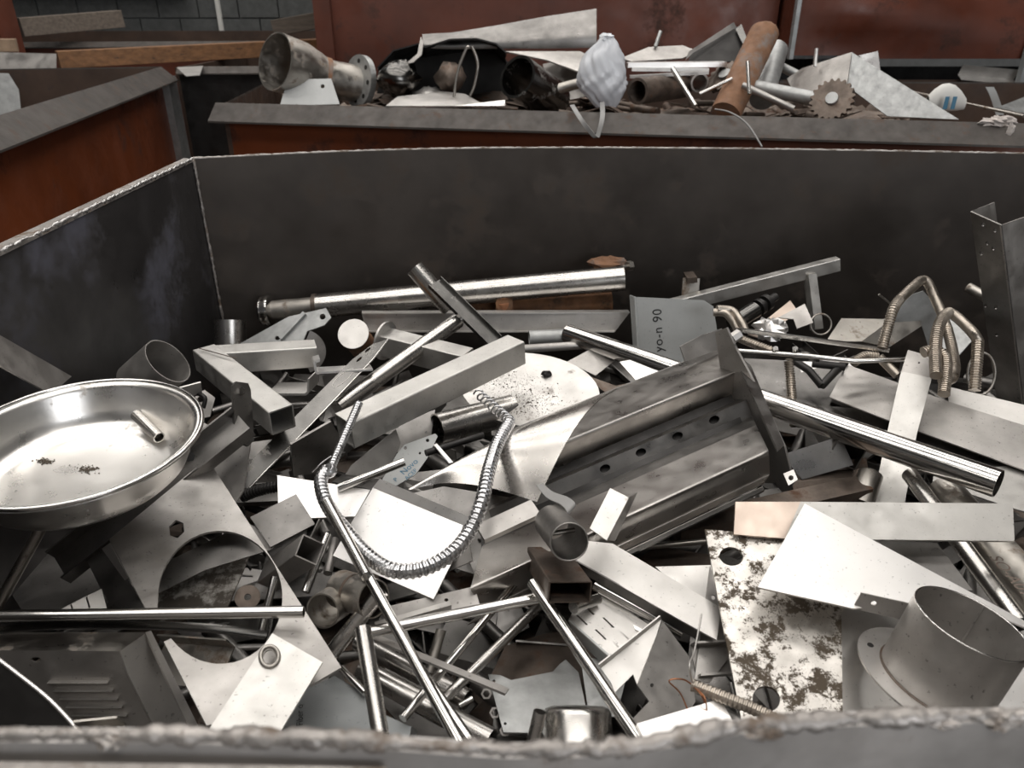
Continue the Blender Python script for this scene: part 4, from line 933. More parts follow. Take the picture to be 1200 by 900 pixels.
# ---- right: flat bars, triangle, collar
fbp = plane([(862, 588, .835), (1188, 590, .835), (1020, 634, .80)])
fbt = thing('flat_bar', fbp(1020, 612), 'wide brushed flat bar with brownish ends lying level at right', 'flat bar')
link('bar_body', plate(M(), fbp, [(938, 588), (1187, 590), (1189, 634), (920, 631)], (), .006), MT['beam'], fbt)
link('tinted_end', plate(M(), fbp, [(862, 588), (938, 588), (920, 631), (860, 626)], (), .006), MT['pink'], fbt, 'pinkish heat-tinted end of the bar')
plates('triangle_sheet', 'large white triangular sheet over the stained plate', 'sheet metal', plane([(943, 591, .85), (889, 688, .82), (1190, 722, .80)]), [(943, 590), (1130, 690), (1215, 735), (1215, 741), (1120, 702), (1078, 708), (1000, 713), (888, 688)], 'bright')
lt = plane([(1010, 695, .83), (1073, 709, .83), (1000, 713, .805)])
plates('folded_tab', 'dark folded tab with one hole beside the flanged collar', 'bracket', lt, [(1009, 695), (1082, 711), (1072, 730), (999, 713)], 'dull', [ell(1024, 707, 3.4, 2.6, 0, 14)])
co = thing('flanged_collar', P(1095, 800, .70), 'short wide steel collar welded on a round flange at lower right', 'collar')
e, b = mouth((1138, 729, .845), (1096, 798), .107); ax = (e - b).normalized(); r_ = pr(64, e); ln = .107
link('collar_wall', tube(M(), [e, e - ax * ln], r_, .0022, 64), MT['dull'], co)
link('flange_ring', lathe(M(), [(r_ - .002, 0), (r_ * 1.45, 0), (r_ * 1.45, -.003), (r_ - .002, -.003)], e - ax * ln, ax, 64, True, False), MT['bright'], co)
link('bright_rim', tube(M(), [e + (s_ := None or Vector((0, 0, 0)))] and [e + v for v in [ (frame_of(ax, (0, 0, 1))[0] * math.cos(2 * math.pi * i / 64) + frame_of(ax, (0, 0, 1))[1] * math.sin(2 * math.pi * i / 64)) * (r_ - .001) for i in range(65)]], .0013, seg=6), MT['chrome'], co)
link('weld_seam', tube(M(), [e - ax * ln + (frame_of(ax, (0, 0, 1))[0] * math.cos(2 * math.pi * i / 64) + frame_of(ax, (0, 0, 1))[1] * math.sin(2 * math.pi * i / 64)) * (r_ + .0005) for i in range(65)], .0022, seg=6), MT['rustm'], co)
fl = Pl(e - ax * ln, e - ax * ln + frame_of(ax, (0, 0, 1))[0], e - ax * ln + frame_of(ax, (0, 0, 1))[1])
link('bolt_slot', slab(M(), [[fl(*q) + fl.n * .0006 for q in ell(1020, 756, 4.2, 2.2, 25, 12)]], -fl.n * .002), MT['black'], co)
link('long_seam', bar(M(), e - frame_of(ax, (0, 0, 1))[1] * 0 + ((P(1160, 700, .83) - e) - ax * (P(1160, 700, .83) - e).dot(ax)).normalized() * (r_ - .003), e - ax * .1 + ((P(1160, 700, .83) - e) - ax * (P(1160, 700, .83) - e).dot(ax)).normalized() * (r_ - .003), flat(.003, .001)), MT['sheet'], co)
plates('steel_sheet', 'pale sheet corner right of the flanged collar', 'sheet metal', plane([(1160, 765, .76), (1210, 760, .76), (1190, 830, .73)]), [(1150, 770), (1215, 745), (1215, 850), (1150, 850)], 'bright')
plates('steel_sheet', 'brushed dark sheet between triangle and slim tube', 'sheet metal', plane([(1030, 640, .77), (1100, 640, .77), (1120, 690, .75)]), [(1015, 632), (1098, 636), (1140, 692), (1100, 690)], 'dark')
st = thing('wide_strap', P(1060, 500, .74), 'wide bent steel strap hanging over the sheets on the right', 'strap')
s1 = plane([(1064, 411, .875), (1096, 418, .875), (1058, 436, .842)]); s2 = plane([(1058, 436, .842), (1090, 444, .842), (1025, 587, .655)])
link('upper_leg', plate(M(), s1, [(1064, 410), (1096, 419), (1091, 444), (1056, 436)], [ell(1077, 425, 1.4, 1.2, 0, 8)], .003), MT['dull'], st)
link('lower_leg', plate(M(), s2, [(1056, 435), (1092, 443), (1074, 510), (1060, 592), (1022, 592), (1040, 505)], (), .003), MT['beam'], st)
plates('steel_sheet', 'long grey sheet sloping right behind the wide strap', 'sheet metal', plane([(973, 464, .765), (992, 428, .795), (1195, 545, .745)]), [(972, 465), (992, 427), (1040, 444), (1110, 470), (1215, 503), (1215, 556), (1040, 492)], 'dull')
plates('steel_sheet', 'pale sheet at the right edge behind the long grey sheet', 'sheet metal', plane([(1110, 455, .785), (1200, 475, .785), (1200, 510, .755)]), [(1111, 453), (1215, 478), (1215, 520), (1112, 484)], 'sheet')
plates('steel_sheet', 'sheet corner under the end of the polished tube', 'sheet metal', plane([(1090, 560, .72), (1190, 545, .735), (1200, 600, .715)]), [(1094, 556), (1178, 546), (1215, 558), (1215, 604), (1170, 590), (1093, 564)], 'beam')
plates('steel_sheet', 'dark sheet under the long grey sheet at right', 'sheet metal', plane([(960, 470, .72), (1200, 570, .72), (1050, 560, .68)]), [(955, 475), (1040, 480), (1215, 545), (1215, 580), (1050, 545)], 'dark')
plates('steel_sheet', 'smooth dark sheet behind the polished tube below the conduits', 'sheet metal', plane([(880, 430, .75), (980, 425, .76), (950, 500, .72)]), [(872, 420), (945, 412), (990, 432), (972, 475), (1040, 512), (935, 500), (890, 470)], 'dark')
plates('steel_sheet', 'bright sheet glimpsed through the black bracket at right', 'sheet metal', plane([(940, 425, .76), (1000, 425, .76), (970, 450, .74)]), [(935, 424), (1004, 420), (992, 450), (944, 452)], 'bright')
kb = thing('black_bracket', P(965, 440, .77), 'black forked bracket beside the ribbed hanging conduit', 'bracket')
for q in ([(926, 420, .80), (948, 434, .79), (963, 452, .77)], [(963, 452, .77), (978, 436, .79), (990, 425, .80)], [(952, 426, .80), (990, 430, .80)]):
    link('bracket_arm', tube(M(), [P(*k) for k in q], .010, seg=10), MT['black'], kb)
bars('rusty_rail', 'rusty rail with grooves lying under the wide strap', 'rail', (925, 560, .70), (1020, 552, .70), [[(-.03, -.03), (.03, -.03), (.03, 0), (.012, .004), (-.01, -.004), (-.03, .004)]], 'rustm', (0, -.6, 1))
link('rusty_lump', lump(M(), P(962, 542, .71), .035, .025, .022, 7, .2, 19), MT['pipe'], None, 'pale brown lump behind the end plate of the ribbed panel', 'scrap piece')
plates('steel_sheet', 'black sheet with bright edge right of the end plate', 'sheet metal', plane([(920, 532, .745), (985, 512, .77), (975, 560, .70)]), [(916, 533), (985, 511), (1000, 545), (940, 562)], 'dark')
for nm, ref, ol, mt, lab in (
    ('steel_sheet', [(730, 424, .76), (780, 436, .77), (745, 448, .74)], [(726, 424), (742, 421), (786, 437), (750, 451)], 'bright', 'white sheet corner under the left part of the polished tube'),
    ('steel_sheet', [(668, 412, .745), (720, 408, .75), (700, 440, .72)], [(664, 424), (700, 405), (726, 418), (698, 440)], 'dull', 'grey strip left of the polished tube'),
    ('steel_sheet', [(700, 440, .72), (720, 452, .71), (690, 448, .71)], [(688, 440), (722, 452), (740, 448), (722, 468), (704, 456)], 'rustm', 'brown torn sheet piece beside the round disc'),
    ('steel_sheet', [(925, 353, .80), (943, 370, .78), (900, 385, .76)], [(926, 352), (936, 366), (890, 396), (876, 392)], 'pink', 'brownish sheet offcut under the back frame'),
    ('steel_sheet', [(943, 356, .83), (952, 377, .80), (913, 367, .81)], [(943, 356), (953, 378), (934, 385), (930, 374), (912, 372)], 'dull', 'small pale sheet under the leg of the back frame'),
    ('steel_sheet', [(985, 374, .79), (1040, 374, .79), (970, 396, .76)], [(986, 373), (1044, 374), (1020, 400), (968, 400)], 'pipe', 'brown-tinted sheet lying against the back wall at right'),
    ('steel_sheet', [(1112, 368, .84), (1140, 395, .82), (1118, 420, .78)], [(1108, 366), (1142, 396), (1122, 418), (1104, 408)], 'galv', 'grey sheet behind the right-hand conduit bend')):
    plates(nm, lab, 'sheet metal', plane(ref), ol, mt)
mb = thing('mottled_bracket', P(1050, 390, .76), 'mottled grey gusset with folded foot behind the tall conduit bend', 'bracket')
w0 = Pl(Q(1080, 342, 2.0), Q(1095, 400, 1.98), Q(1035, 380, 2.0))
link('gusset', plate(M(), w0, [(1082, 341), (1092, 352), (1108, 400), (1090, 412), (1078, 375), (1040, 405), (1046, 366), (1070, 345)], (), .004), MT['galv'], mb)
link('foot', plate(M(), Pl(P(1012, 400, .79), P(1079, 378, .82), P(1044, 408, .77)), [(1010, 400), (1040, 378), (1079, 376), (1080, 382), (1042, 407)], (), .004), MT['pipe'], mb)

# ---- frame, strut, rods at the back right
tf = thing('bar_frame', P(880, 380, .72), 'welded flat-bar frame with two legs leaning at the back wall', 'frame')
a, b = Q(770, 363, 2.16), Q(982, 309, 2.22)
link('rail', bar(M(), a, b, boxtube(.03, .04, .003, .002)), MT['beam'], tf)
link('leg', bar(M(), Q(949, 322, 2.2), Q(957, 386, 2.12), flat(.028, .028)), MT['beam'], tf)
link('leg', bar(M(), Q(808, 352, 2.2), Q(810, 326, 2.22), flat(.05, .02)), MT['pipe'], tf)
link('leg_cap', bar(M(), Q(809, 328, 2.22), Q(809, 322, 2.22), flat(.06, .03)), MT['rustm'], tf)
su = thing('piston_strut', P(885, 365, .75), 'black piston strut with ringed end below the frame', 'strut')
a, b = P(858, 380, .79), P(907, 349, .84); k = b - a
link('cylinder', tube(M(), [a, a + k * .55], .024, seg=20), MT['mirror'], su)
for f in (.62, .78): link('ring', tube(M(), [a + k * f, a + k * (f + .08)], .024, seg=20), MT['black'], su)
link('piston_rod', tube(M(), [a + k * .55, a + k * 1.05], .012, seg=14), MT['black'], su)
link('foil_ball', lump(M(), P(902, 386, .80), .045, .04, .028, 9, .3, 9), MT['bright'], None, 'crumpled bright foil beside the thin bars', 'foil')
c = P(962, 380, .78); link('wire_ring', tube(M(), [c + camdir(1, 0, 0) * .03 * math.cos(t_ / 20 * 6.283) + camdir(0, 1, 0) * .03 * math.sin(t_ / 20 * 6.283) for t_ in range(21)], .003, seg=8), MT['pipe'], None, 'wire ring under the leg of the back frame', 'ring')
c = P(1150, 438, .82); link('wire_ring', tube(M(), [c + camdir(1, .1, 0) * .033 * math.cos(t_ / 24 * 6.283) + camdir(0, 1, 0) * .05 * math.sin(t_ / 24 * 6.283) for t_ in range(25)], .003, seg=8), MT['pipe'], None, 'larger wire ring behind the right conduit', 'ring')
bars('flat_bar', 'long thin bright bar in front of the crumpled foil', 'flat bar', (862, 386, .86), (1042, 410, .86), flat(.014, .010), 'chrome', (0, .2, 1))
rd = thing('tie_rod', P(930, 416, .82), 'thin rod with two small bolts lying under the bright bar', 'rod')
link('rod_body', tube(M(), [P(860, 411, .86), P(945, 417, .855), P(1000, 423, .85), P(1070, 421, .85)], .006, seg=12), MT['chrome'], rd)
link('flat_side', bar(M(), P(862, 415, .852), P(960, 420, .848), flat(.012, .014)), MT['mirror'], rd)
for x, y in ((909, 409), (932, 409)): link('bolt', tube(M(), [P(x, y + 3, .86), P(x, y - 1, .872)], .0065, seg=8), MT['chrome'], rd)
o = thing('hex_bolt', P(860, 393, .85), 'steel bolt head sticking up at the end plate corner', 'bolt')
link('head', tube(M(), [P(858, 397, .89), P(867, 391, .90)], .013, seg=6, smooth=False), MT['dull'], o); link('shank', tube(M(), [P(850, 402, .88), P(858, 397, .89)], .007, seg=10), MT['dull'], o)
def hose(label, runs, r, mat='tan'):
    o = thing('flexible_conduit', P(*runs[0][1][0]), label, 'conduit')
    for kind, pts in runs:
        q = cat_rom([P(*k) for k in pts], 8)
        if kind == 'c': link('ribbed_length', conduit(M(), q, r, .006, .2), MT[mat], o)
        else: link('smooth_bend', tube(M(), q, r * .95, seg=14), MT[mat], o)
    return o
hose('tallest bent conduit arch at the right, ribbed on its near leg', [('c', [(1034, 408, .87), (1040, 385, .91), (1047, 362, .95), (1054, 351, .96)]), ('s', [(1054, 351, .96), (1068, 338, .97), (1079, 329, .975), (1087, 331, .97), (1095, 348, .94), (1103, 366, .91)]), ('s', [(1103, 366, .91), (1110, 385, .89)]), ('c', [(1110, 385, .89), (1116, 410, .86), (1119, 432, .84)]), ('s', [(1119, 432, .84), (1116, 443, .84), (1104, 447, .84)])], .0125)
hose('lower bent conduit arch in front of the tall one', [('c', [(1097, 440, .88), (1096, 410, .91), (1099, 386, .94), (1106, 371, .955), (1113, 366, .955)]), ('s', [(1113, 366, .955), (1124, 374, .945), (1140, 390, .925), (1146, 399, .91)]), ('c', [(1146, 399, .91), (1145, 420, .88), (1142, 458, .82)])], .013)
hose('short ribbed conduit curl behind the wide strap', [('c', [(1082, 413, .90), (1094, 410, .905), (1106, 416, .90), (1109, 430, .885), (1106, 462, .85)])], .0125)
hose('ribbed conduit hanging behind the polished tube', [('c', [(924, 423, .84), (926, 440, .81), (928, 466, .77), (931, 500, .72)])], .0115)
hose('ribbed conduit piece lying left of the wide strap', [('c', [(1000, 425, .84), (1014, 417, .85), (1030, 418, .85)]), ('s', [(1030, 418, .85), (1040, 428, .835), (1052, 440, .82)])], .0115)
hose('twin bent conduit behind the grey cover', [('s', [(836, 366, .86), (850, 367, .86), (860, 378, .84), (866, 390, .82)])], .0115)
hose('dark ribbed conduit behind the bolt head', [('s', [(840, 362, .87), (858, 364, .865), (868, 376, .85), (874, 388, .83)]), ('c', [(868, 397, .84), (888, 405, .835), (905, 411, .83)])], .011)
hose('black ribbed hose left of the white offcut', [('c', [(284, 582, .73), (305, 574, .745), (326, 570, .75)])], .012, 'black')
tubes('bent_wire', 'thin wire poking up at the back wall on the right', 'wire', [(1030, 345, .86), (1046, 358, .82)], 1.2, 'pipe')
pc_ = thing('channel_post', Q(1165, 460, 1.9), 'tall perforated channel post leaning in the right corner', 'post')
pts_t = [Q(1164, 237, 1.98), Q(1137, 248, 1.88), Q(1173, 264, 1.80), Q(1222, 247, 1.86)]
dn = Q(1168, 470, 1.86) - Q(1137, 248, 1.88)
inn = [p + Vector((.0, .006, 0)) for p in pts_t][::-1]
link('rear_flange', slab(M(), [[pts_t[0], pts_t[1], pts_t[1] + Vector((.004, .004, 0)), pts_t[0] + Vector((.004, 0, 0))]], dn), MT['dull'], pc_)
wp = Pl(pts_t[1], pts_t[2], pts_t[1] + dn)
link('web', plate(M(), wp, [prj(pts_t[1]), prj(pts_t[2]), prj(pts_t[2] + dn), prj(pts_t[1] + dn)], [ell(x, y, 2.2, 2.4, 0, 8) for x, y in ((1152, 263), (1166, 270), (1157, 285), (1164, 291), (1150, 297), (1155, 358), (1167, 360), (1168, 392))], .004), MT['dark'], pc_)
wp2 = Pl(pts_t[2], pts_t[3], pts_t[2] + dn)
link('front_flange', plate(M(), wp2, [prj(pts_t[2]), prj(pts_t[3]), prj(pts_t[3] + dn), prj(pts_t[2] + dn)], (), .004), MT['dull'], pc_)
tubes('round_bar', 'short grey bar end behind the channel post', 'bar', [Q(1135, 337, 2.12), Q(1162, 352, 2.05)], 6, 'pipe')
tubes('threaded_rod', 'dark threaded rod with rusty nut next to the printed plate', 'rod', [(499, 531, .79), (566, 510, .79)], 4, 'black')
bars('small_strip', 'small white strip lying on the threaded rod', 'strip', (510, 521, .80), (529, 543, .80), flat(.008, .003), 'bright')
plates('steel_sheet', 'grey sheet with ragged bright edge behind the printed plate', 'sheet metal', plane([(410, 548, .77), (463, 505, .79), (450, 560, .73)]), [(405, 556), (412, 545), (464, 503), (470, 520), (450, 560)], 'dull')
plates('steel_sheet', 'dark curved sheet under the long square tube', 'sheet metal', plane([(440, 520, .745), (500, 485, .76), (500, 520, .73)]), [(430, 530), (480, 490), (510, 480), (505, 512), (470, 530)], 'dark')
tubes('round_tube', 'galvanised pipe fitting under the channel rail', 'pipe fitting', [(620, 396, .74), (676, 394, .74)], 9, 'galv', .2)
tubes('round_tube', 'dark tube lying behind the round disc', 'tube', [(612, 409, .74), (690, 404, .74)], 5, 'dull', .2)
# ================================================================ the heap in the red bin behind
def qp(y, *pts): return Pl(*[Q(px, py, y + dy) for px, py, dy in pts])
def qtube(name, label, cat, pts, rpx, mat, wall=None, seg=24, parent=None):
    q = [Q(*p) for p in pts]; r = [pr(k, p) for k, p in zip(rpx, q)] if isinstance(rpx, (list, tuple)) else pr(rpx, q[0])
    return link(name, tube(M(), q, r, wall if wall is None else pr(wall, q[0]), seg), MT[mat], parent, label, cat)
def qplate(name, label, cat, y, ref, outline, mat, holes=(), th=.006, parent=None):
    return link(name, plate(M(), qp(y, *ref), outline, holes, th), MT[mat], parent, label, cat)
ew = thing('flanged_pipe', Q(370, 110, 3.8), 'big rusty reducer pipe with open mouth and round flange in the red bin', 'pipe')
qtube('pipe_body', None, None, [(322, 72, 3.70), (352, 82, 3.80), (368, 88, 3.85), (384, 93, 3.88), (424, 99, 3.95)], [33, 31, 27, 22, 20], 'pipe', 1.6, 32, ew)
qtube('weld_ring', None, None, [(377, 91, 3.865), (383, 93, 3.875)], 24, 'brown', None, 28, ew)
e = Q(425, 96, 3.93); ax = (Q(424, 99, 3.95) - Q(322, 72, 3.70)).normalized()
link('flange', lathe(M(), [(0, 0), (pr(29, e), 0), (pr(29, e), .03), (0, .03)], e, Vector((-.72, -.66, .2)), 36, False, False), MT['galv'], ew)
fx_ = Vector((-.72, -.66, .2)); s_, u_ = frame_of(fx_, (0, 0, 1))
for i in range(8):
    a = i / 8 * 6.283; c = e + (s_ * math.cos(a) + u_ * math.sin(a)) * pr(22, e)
    link('bolt_hole', tube(M(), [c + fx_.normalized() * .0305, c + fx_.normalized() * .032], pr(2.6, e), seg=10), MT['black'], bpy.data.objects['flange'])
qplate('steel_plate', 'grey plate with one hole leaning below the reducer pipe', 'plate', 3.62, [(332, 120, 0), (395, 120, -.02), (345, 92, .08)], [(328, 124), (334, 103), (346, 93), (388, 92), (398, 122)], 'paint', [ell(378, 101, 2.5, 2.5, 0, 10)])
# crumpled dark hood
hd_ = thing('crumpled_hood', Q(520, 110, 3.9), 'crumpled black sheet arching over scrap in the red bin', 'sheet metal')
link('hood_inner_shade', plate(M(), qp(4.15, (440, 118, 0), (590, 118, 0), (500, 60, .05)), [(438, 122), (450, 76), (490, 54), (530, 50), (580, 55), (602, 80), (604, 122)], (), .006), MT['black'], hd_)  # black plate added to stand for the shade inside the hood
rows = []
top = [(444, 80), (462, 60), (490, 52), (500, 56), (528, 47), (556, 46), (580, 52), (592, 62)]
r_ = random.Random(3)
for f in (0, .35, .7, 1.0):
    row = []
    for px, py in top: row.append(Q(px + r_.uniform(-2, 2), py + f * (10 + r_.uniform(-3, 3)) + (3 if f == 1 else 0), 3.75 + .45 * f))
    rows.append(row)
link('hood_top', sheet(M(), rows, .006, False), MT['black'], hd_)
qplate('sheet_offcut', 'torn upright silver sliver at the edge of the black hood', 'sheet metal', 3.70, [(476, 78, 0), (494, 44, .05), (500, 62, 0)], [(475, 75), (489, 63), (493, 43), (496, 50), (494, 64), (484, 73)], 'dull')
# trough sheet
rows = []
for f in range(7):
    a = f / 6; row = []
    for px, y0, y1 in ((495, 40, 56), (530, 38, 58), (580, 30, 57), (640, 19, 57), (699, 10, 56)):
        row.append(Q(px, y0 + (y1 - y0) * a, 3.95 - .10 * math.sin(math.pi * a * .6)))
    rows.append(row)
link('long_trough', sheet(M(), rows, .008), MT['dark'], None, 'long dull sheet trough lying on top of the black hood', 'sheet metal')
qplate('steel_sheet', 'pale sheet tip left of the plastic bag', 'sheet metal', 3.62, [(610, 62, .15), (680, 64, .15), (690, 82, 0)], [(592, 60), (680, 60), (700, 70), (690, 88), (640, 70)], 'dull')
for i, (px, py, rx, rz, mt, lab) in enumerate(((468, 92, 24, 20, 'mirror', 'crumpled shiny ball of sheet under the black hood'), (505, 112, 20, 9, 'sheet', 'bright flattened scoop beside the crumpled ball'), (528, 90, 18, 16, 'rustm', 'brown crumpled piece inside the black hood'))):
    p = Q(px, py, 3.72); link('crumpled_piece', lump(M(), p, pr(rx, p), .10, pr(rz, p), 8, .16, 60 + i, True), MT[mt], None, lab, 'scrap piece')
for i, pts in enumerate((((532, 114), (536, 85), (546, 58), (550, 55)), ((553, 54), (560, 75), (556, 100), (551, 112)))):
    link('bent_wire', tube(M(), cat_rom([Q(x, y, 3.55) for x, y in pts], 6), pr(1.6, Q(540, 80, 3.55)), seg=8), MT['pipe'], None, ('left curved wire in front of the black hood', 'right curved wire in front of the black hood')[i], 'wire')
qplate('sheet_offcut', 'white rimmed sheet lying on the red bin edge under the hood', 'sheet metal', 3.50, [(455, 120, -.03), (560, 120, -.03), (510, 108, .12)], [(452, 124), (466, 113), (520, 107), (545, 110), (566, 122), (560, 124)], 'sheet')
qplate('sheet_offcut', 'thin bright strip beside the dark open pipe', 'sheet metal', 3.42, [(535, 124, 0), (592, 118, .04), (590, 124, 0)], [(533, 124), (592, 117), (592, 124)], 'bright')
e = Q(606, 90, 3.42); b = Q(648, 118, 3.62)
link('dark_pipe', tube(M(), [e, b], pr(25, e), .012, 32), MT['mirror'], None, 'dark pipe with black open mouth beside the plastic bag', 'pipe')
qplate('steel_plate', 'dull plate behind the dark open pipe', 'plate', 3.75, [(640, 110, 0), (690, 80, 0), (650, 80, .05)], [(636, 75), (660, 70), (692, 88), (690, 112), (645, 122)], 'dull')
# plastic bag
bg = thing('plastic_bag', Q(706, 122, 3.36), 'clear crumpled plastic bag hanging on the heap in the red bin', 'bag')
prof = [Vector(q) for q in ((711, 44, 7), (711, 52, 13), (708, 62, 20), (706, 74, 25), (705, 88, 27), (706, 102, 26), (708, 114, 20), (709, 124, 12))]
rows = []
for i, v in enumerate(cat_rom(prof, 4)):
    c = Q(v.x, v.y, 3.40); row = []
    for k in range(57):
        a = 2 * math.pi * (k % 56) / 56; py = v.y
        w_ = .16 * abs(math.sin(a * 3 + py * .05 + math.sin(py * .13))) + .10 * abs(math.sin(a * 7 - py * .17)) 
        rr = pr(v.z, c) * (.88 + w_); row.append(c + Vector((math.cos(a) * rr, math.sin(a) * rr * .75, pr(1.2 * math.sin(a * 3 + py * .2), c))))
    rows.append(row)
link('bag_body', sheet(M(), rows, .001), MT['bag'], bg)
link('bag_contents', lump(M(), Q(708, 104, 3.42), .055, .05, .05, 8, .3, 14, True), MT['white'], bg)
link('bag_neck', lump(M(), Q(711, 46, 3.40), .03, .025, .022, 6, .35, 15), MT['white'], bg)
m = M(); q = [Q(668, 124, 3.27), Q(678, 140, 3.13), Q(694, 160, 3.10), Q(698, 158, 3.10), Q(703, 138, 3.13), Q(703, 120, 3.27)]
rows = [[p + Vector((0, 0, 0)) for p in cat_rom(q, 4)], [p + Vector((pr(5, q[0]), -.01, .004)) for p in cat_rom(q, 4)]]
link('hanging_strap', sheet(M(), rows, .003), MT['strap'], None, 'grey strap hanging in a V over the red bin rim', 'strap')
# pipes and bars right of the bag
e = Q(747, 107, 3.38); link('rusty_pipe', tube(M(), [e, Q(800, 100, 3.62)], pr(15, e), .012, 28), MT['rustm'], None, 'rusty pipe with open mouth right of the plastic bag', 'pipe')
e = Q(820, 97, 3.55); link('round_tube', tube(M(), [e, Q(800, 92, 3.75)], pr(11, e), .008, 24), MT['dull'], None, 'small dark tube mouth beside the toothed wheel', 'tube')
for i, (a, b, wd, hh, mt, lab) in enumerate((((735, 76, 3.60), (850, 75, 3.60), .06, .02, 'bright', 'upper bright flat bar right of the plastic bag'), ((740, 81, 3.56), (830, 82, 3.56), .03, .015, 'sheet', 'lower flat bar right of the plastic bag'), ((738, 90, 3.5), (830, 85, 3.5), .025, .012, 'dull', 'thin dull bar over the rusty pipe mouth'))):
    bars('flat_bar', lab, 'flat bar', Q(*a), Q(*b), flat(wd, hh), mt)
qplate('steel_sheet', 'flat grey sheet lying behind the bright bars', 'sheet metal', 3.80, [(735, 66, 0), (815, 60, .1), (800, 70, 0)], [(728, 68), (760, 55), (800, 53), (818, 60), (800, 68), (740, 72)], 'dull')
tw = thing('black_tray', Q(840, 70, 3.7), 'black angular tray tilted up behind the rusty half pipe', 'tray')
t0 = qp(3.75, (808, 70, 0), (862, 28, .1), (875, 55, 0))
link('tray_face', plate(M(), t0, [(806, 72), (812, 58), (856, 34), (868, 30), (876, 52), (862, 72)], (), .006), MT['black'], tw)
link('tray_rim', plate(M(), qp(3.72, (806, 68, 0), (861, 26, .1), (865, 32, .1)), [(804, 70), (808, 60), (860, 26), (863, 32), (812, 62)], (), .006), MT['dull'], tw)
link('tray_side', plate(M(), qp(3.72, (865, 32, .1), (876, 52, 0), (868, 28, .12)), [(862, 34), (869, 28), (877, 50), (872, 54)], (), .006), MT['mirror'], tw)
a, b = Q(895, 40, 3.62), Q(850, 134, 3.30); k = (b - a).normalized()
m = M(); lathe(m, [(pr(17, a), 0), (pr(17, a), (b - a).length), (pr(15, a), (b - a).length), (pr(15, a), 0)], a, k, 20, True, True, 150, 345)
hpz = thing('rusty_half_pipe', a.lerp(b, .5), 'long rusty round-ended half pipe leaning on the red bin rim', 'pipe')
link('half_pipe_body', tube(M(), [a, b], pr(17, a), seg=24), MT['brown'], hpz)
link('rounded_end', lump(M(), a, pr(17, a), pr(17, a), pr(14, a), 8, .03, 2, True), MT['brown'], hpz)
a, b = Q(910, 58, 3.75), Q(892, 118, 3.50)
o = thing('pale_tube', a.lerp(b, .5), 'pale tube standing beside the rusty half pipe', 'tube')
link('tube_body', tube(M(), [a, b], pr(13, a), seg=24), MT['galv'], o); link('flat_cap', tube(M(), [a, a + (a - b).normalized() * .006], pr(12, a), seg=24), MT['bright'], o)
o = thing('t_pipe', Q(920, 110, 3.3), 'pale pipe lying across towards the large toothed wheel', 'pipe')
link('pipe_body', tube(M(), [Q(880, 101, 3.42), Q(960, 117, 3.22)], pr(8, Q(920, 110, 3.3)), seg=18), MT['galv'], o)
link('pipe_cap', tube(M(), [Q(956, 114, 3.23), Q(966, 118, 3.21)], pr(10, Q(960, 116, 3.2)), seg=18), MT['sheet'], o)
def gear(label, c, ax, r, teeth, mat, hub):
    o = thing('toothed_wheel', c, label, 'gear'); s, u = frame_of(ax, (0, 0, 1)); l = []
    for i in range(teeth * 4):
        a = 2 * math.pi * i / (teeth * 4); rr = r * (1.0 if i % 4 < 2 else .88); l.append(c + (s * math.cos(a) + u * math.sin(a)) * rr)
    link('toothed_disc', slab(M(), [l], -ax.normalized() * .02), MT[mat], o)
    link('hub', tube(M(), [c, c + ax.normalized() * .012], r * hub, seg=20), MT['galv'], o)
e = Q(975, 116, 3.14); gear('brown toothed wheel with pale hub on the red bin rim', e, camdir(-.45, .1, .8), pr(25, e), 20, 'rustm', .28)
e = Q(850, 88, 3.55); gear('smaller toothed wheel half hidden by the rusty half pipe', e, camdir(-.5, .5, .6), pr(24, e), 16, 'rustm', .3)
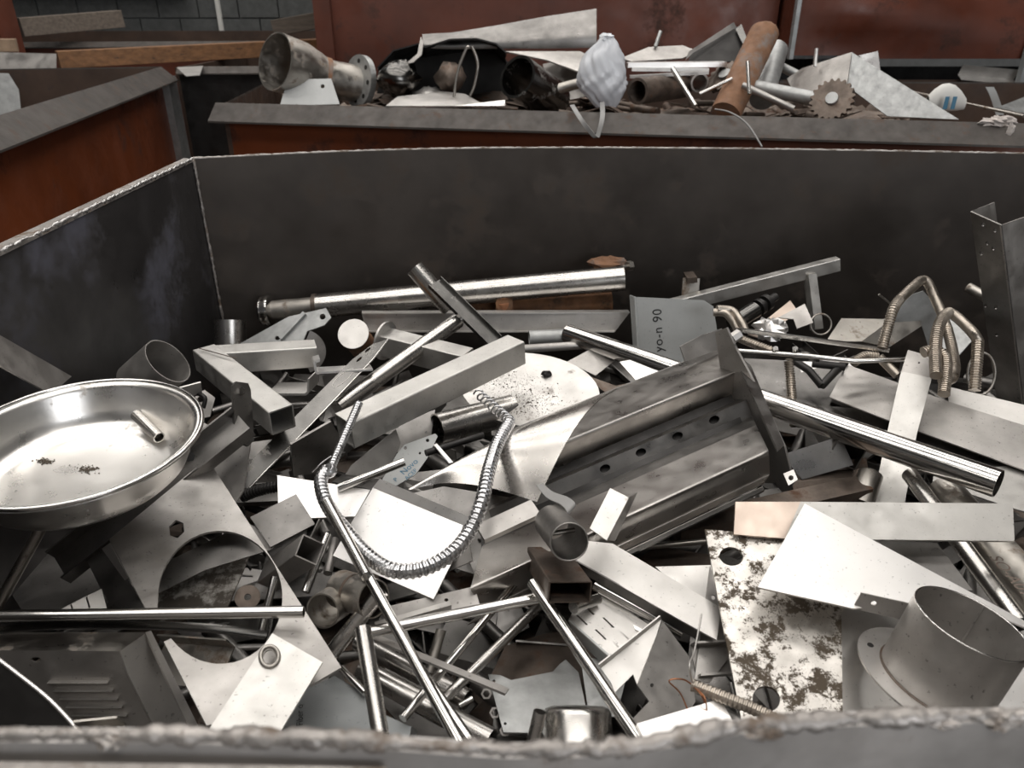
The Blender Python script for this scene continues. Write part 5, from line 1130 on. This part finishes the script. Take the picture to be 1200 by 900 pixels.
# big bent sheet
bsx = thing('bent_sheet', Q(1010, 130, 3.2), 'large grey bent sheet with a peak at the right of the heap', 'sheet metal')
link('long_face', plate(M(), qp(3.15, (998, 62, .15), (1120, 139, -.1), (1000, 118, .05)), [(998, 61), (1124, 140), (1040, 136), (992, 100)], (), .005), MT['galv'], bsx)
link('short_face', plate(M(), qp(3.15, (998, 62, .15), (992, 100, .04), (925, 100, .35)), [(998, 61), (992, 102), (930, 108), (922, 92), (940, 80)], (), .005), MT['dull'], bsx)
link('rear_corner', plate(M(), qp(3.5, (1008, 64, 0), (1030, 60, 0), (1032, 85, 0)), [(1006, 65), (1029, 60), (1032, 86)], (), .005), MT['dull'], bsx)
for i, (a, b, r_, mt, lab) in enumerate((((955, 78, 3.4), (957, 57, 3.42), 2.2, 'bright', 'short bright pin standing on the bent sheet'), ((876, 72, 3.25), (878, 110, 3.20), 2.2, 'chrome', 'dark hook wire before the rusty half pipe'), ((768, 55, 3.9), (774, 37, 3.95), 2.2, 'galv', 'thin grey rod standing behind the bright bars'), ((788, 80, 3.4), (815, 124, 3.28), 3, 'chrome', 'chrome rod leaning on the rim right of the rusty pipe'), ((820, 110, 3.35), (858, 92, 3.35), 2, 'tubem', 'thin rod crossing to the toothed wheel'), ((870, 100, 3.3), (930, 128, 3.2), 4, 'dull', 'dull rod slanting below the pale pipe'), ((640, 108, 3.5), (700, 92, 3.6), 6, 'pipe', 'dull brown bar behind the hanging strap'), ((900, 70, 3.8), (950, 96, 3.6), 5, 'galv', 'grey rod behind the pale tube'))):
    link('round_rod', tube(M(), [Q(*a), Q(*b)], pr(r_, Q(*a)), seg=12), MT[mt], None, lab, 'rod')
c = cat_rom([Q(838, 128, 3.22), Q(856, 132, 3.12), Q(876, 146, 3.06), Q(893, 172, 2.95)], 8)
link('loose_wire', tube(M(), c, .0035, seg=6), MT['strap'], None, 'thin pale wire curling over the red bin rim', 'wire')
pb_ = thing('paper_cup', Q(1105, 130, 3.4), 'white paper bag with blue print in the red bin', 'paper bag')
rows = []
for i in range(7):
    f = i / 6; c = Q(1086 + 44 * f, 122 - 8 * math.sin(f * 3.1), 3.42); h = pr([9, 13, 15, 15, 14, 11, 6][i], c); row = []
    for k in range(17):
        a = 2 * math.pi * k / 16; row.append(c + Vector((0, math.cos(a) * h * .5, math.sin(a) * h)))
    rows.append(row)
link('paper_body', sheet(M(), rows, .002), MT['paper'], pb_)
for x in (1105, 1114): link('blue_mark', box(M(), tuple(Q(x, 128, 3.36)), tuple(Q(x, 128, 3.36) + Vector((.016, .004, .05)))), MT['blue'], pb_)
link('soiled_rag', lump(M(), Q(1170, 143, 2.95), .06, .03, .02, 9, .35, 31), MT['rag'], None, 'dirty white rag knotted on the right rim of the red bin', 'rag')
link('hanging_thread', lump(M(), Q(1183, 155, 2.90), .014, .010, .035, 6, .35, 32), MT['rag'], bpy.data.objects['soiled_rag'])
tubes('round_rod', 'thin brown rod lying inside the red bin at right', 'rod', [Q(1070, 108, 3.9), Q(1200, 136, 3.2)], 1.6, 'pipe')
qplate('steel_sheet', 'grey sheet corner at the right edge of the red bin', 'sheet metal', 3.6, [(1170, 125, 0), (1200, 112, .1), (1200, 132, 0)], [(1168, 126), (1215, 108), (1215, 136)], 'galv')
rows = [[Q(1160 + 3 * f, 102 + 5 * f + (f * f) * .8, 3.9) + Vector((d, 0, 0)) for d in (-.02, .02)] for f in range(5)]
link('curved_strip', sheet(M(), rows, .003), MT['paint'], None, 'short curved pale strip on the rear wall of the red bin', 'strip')
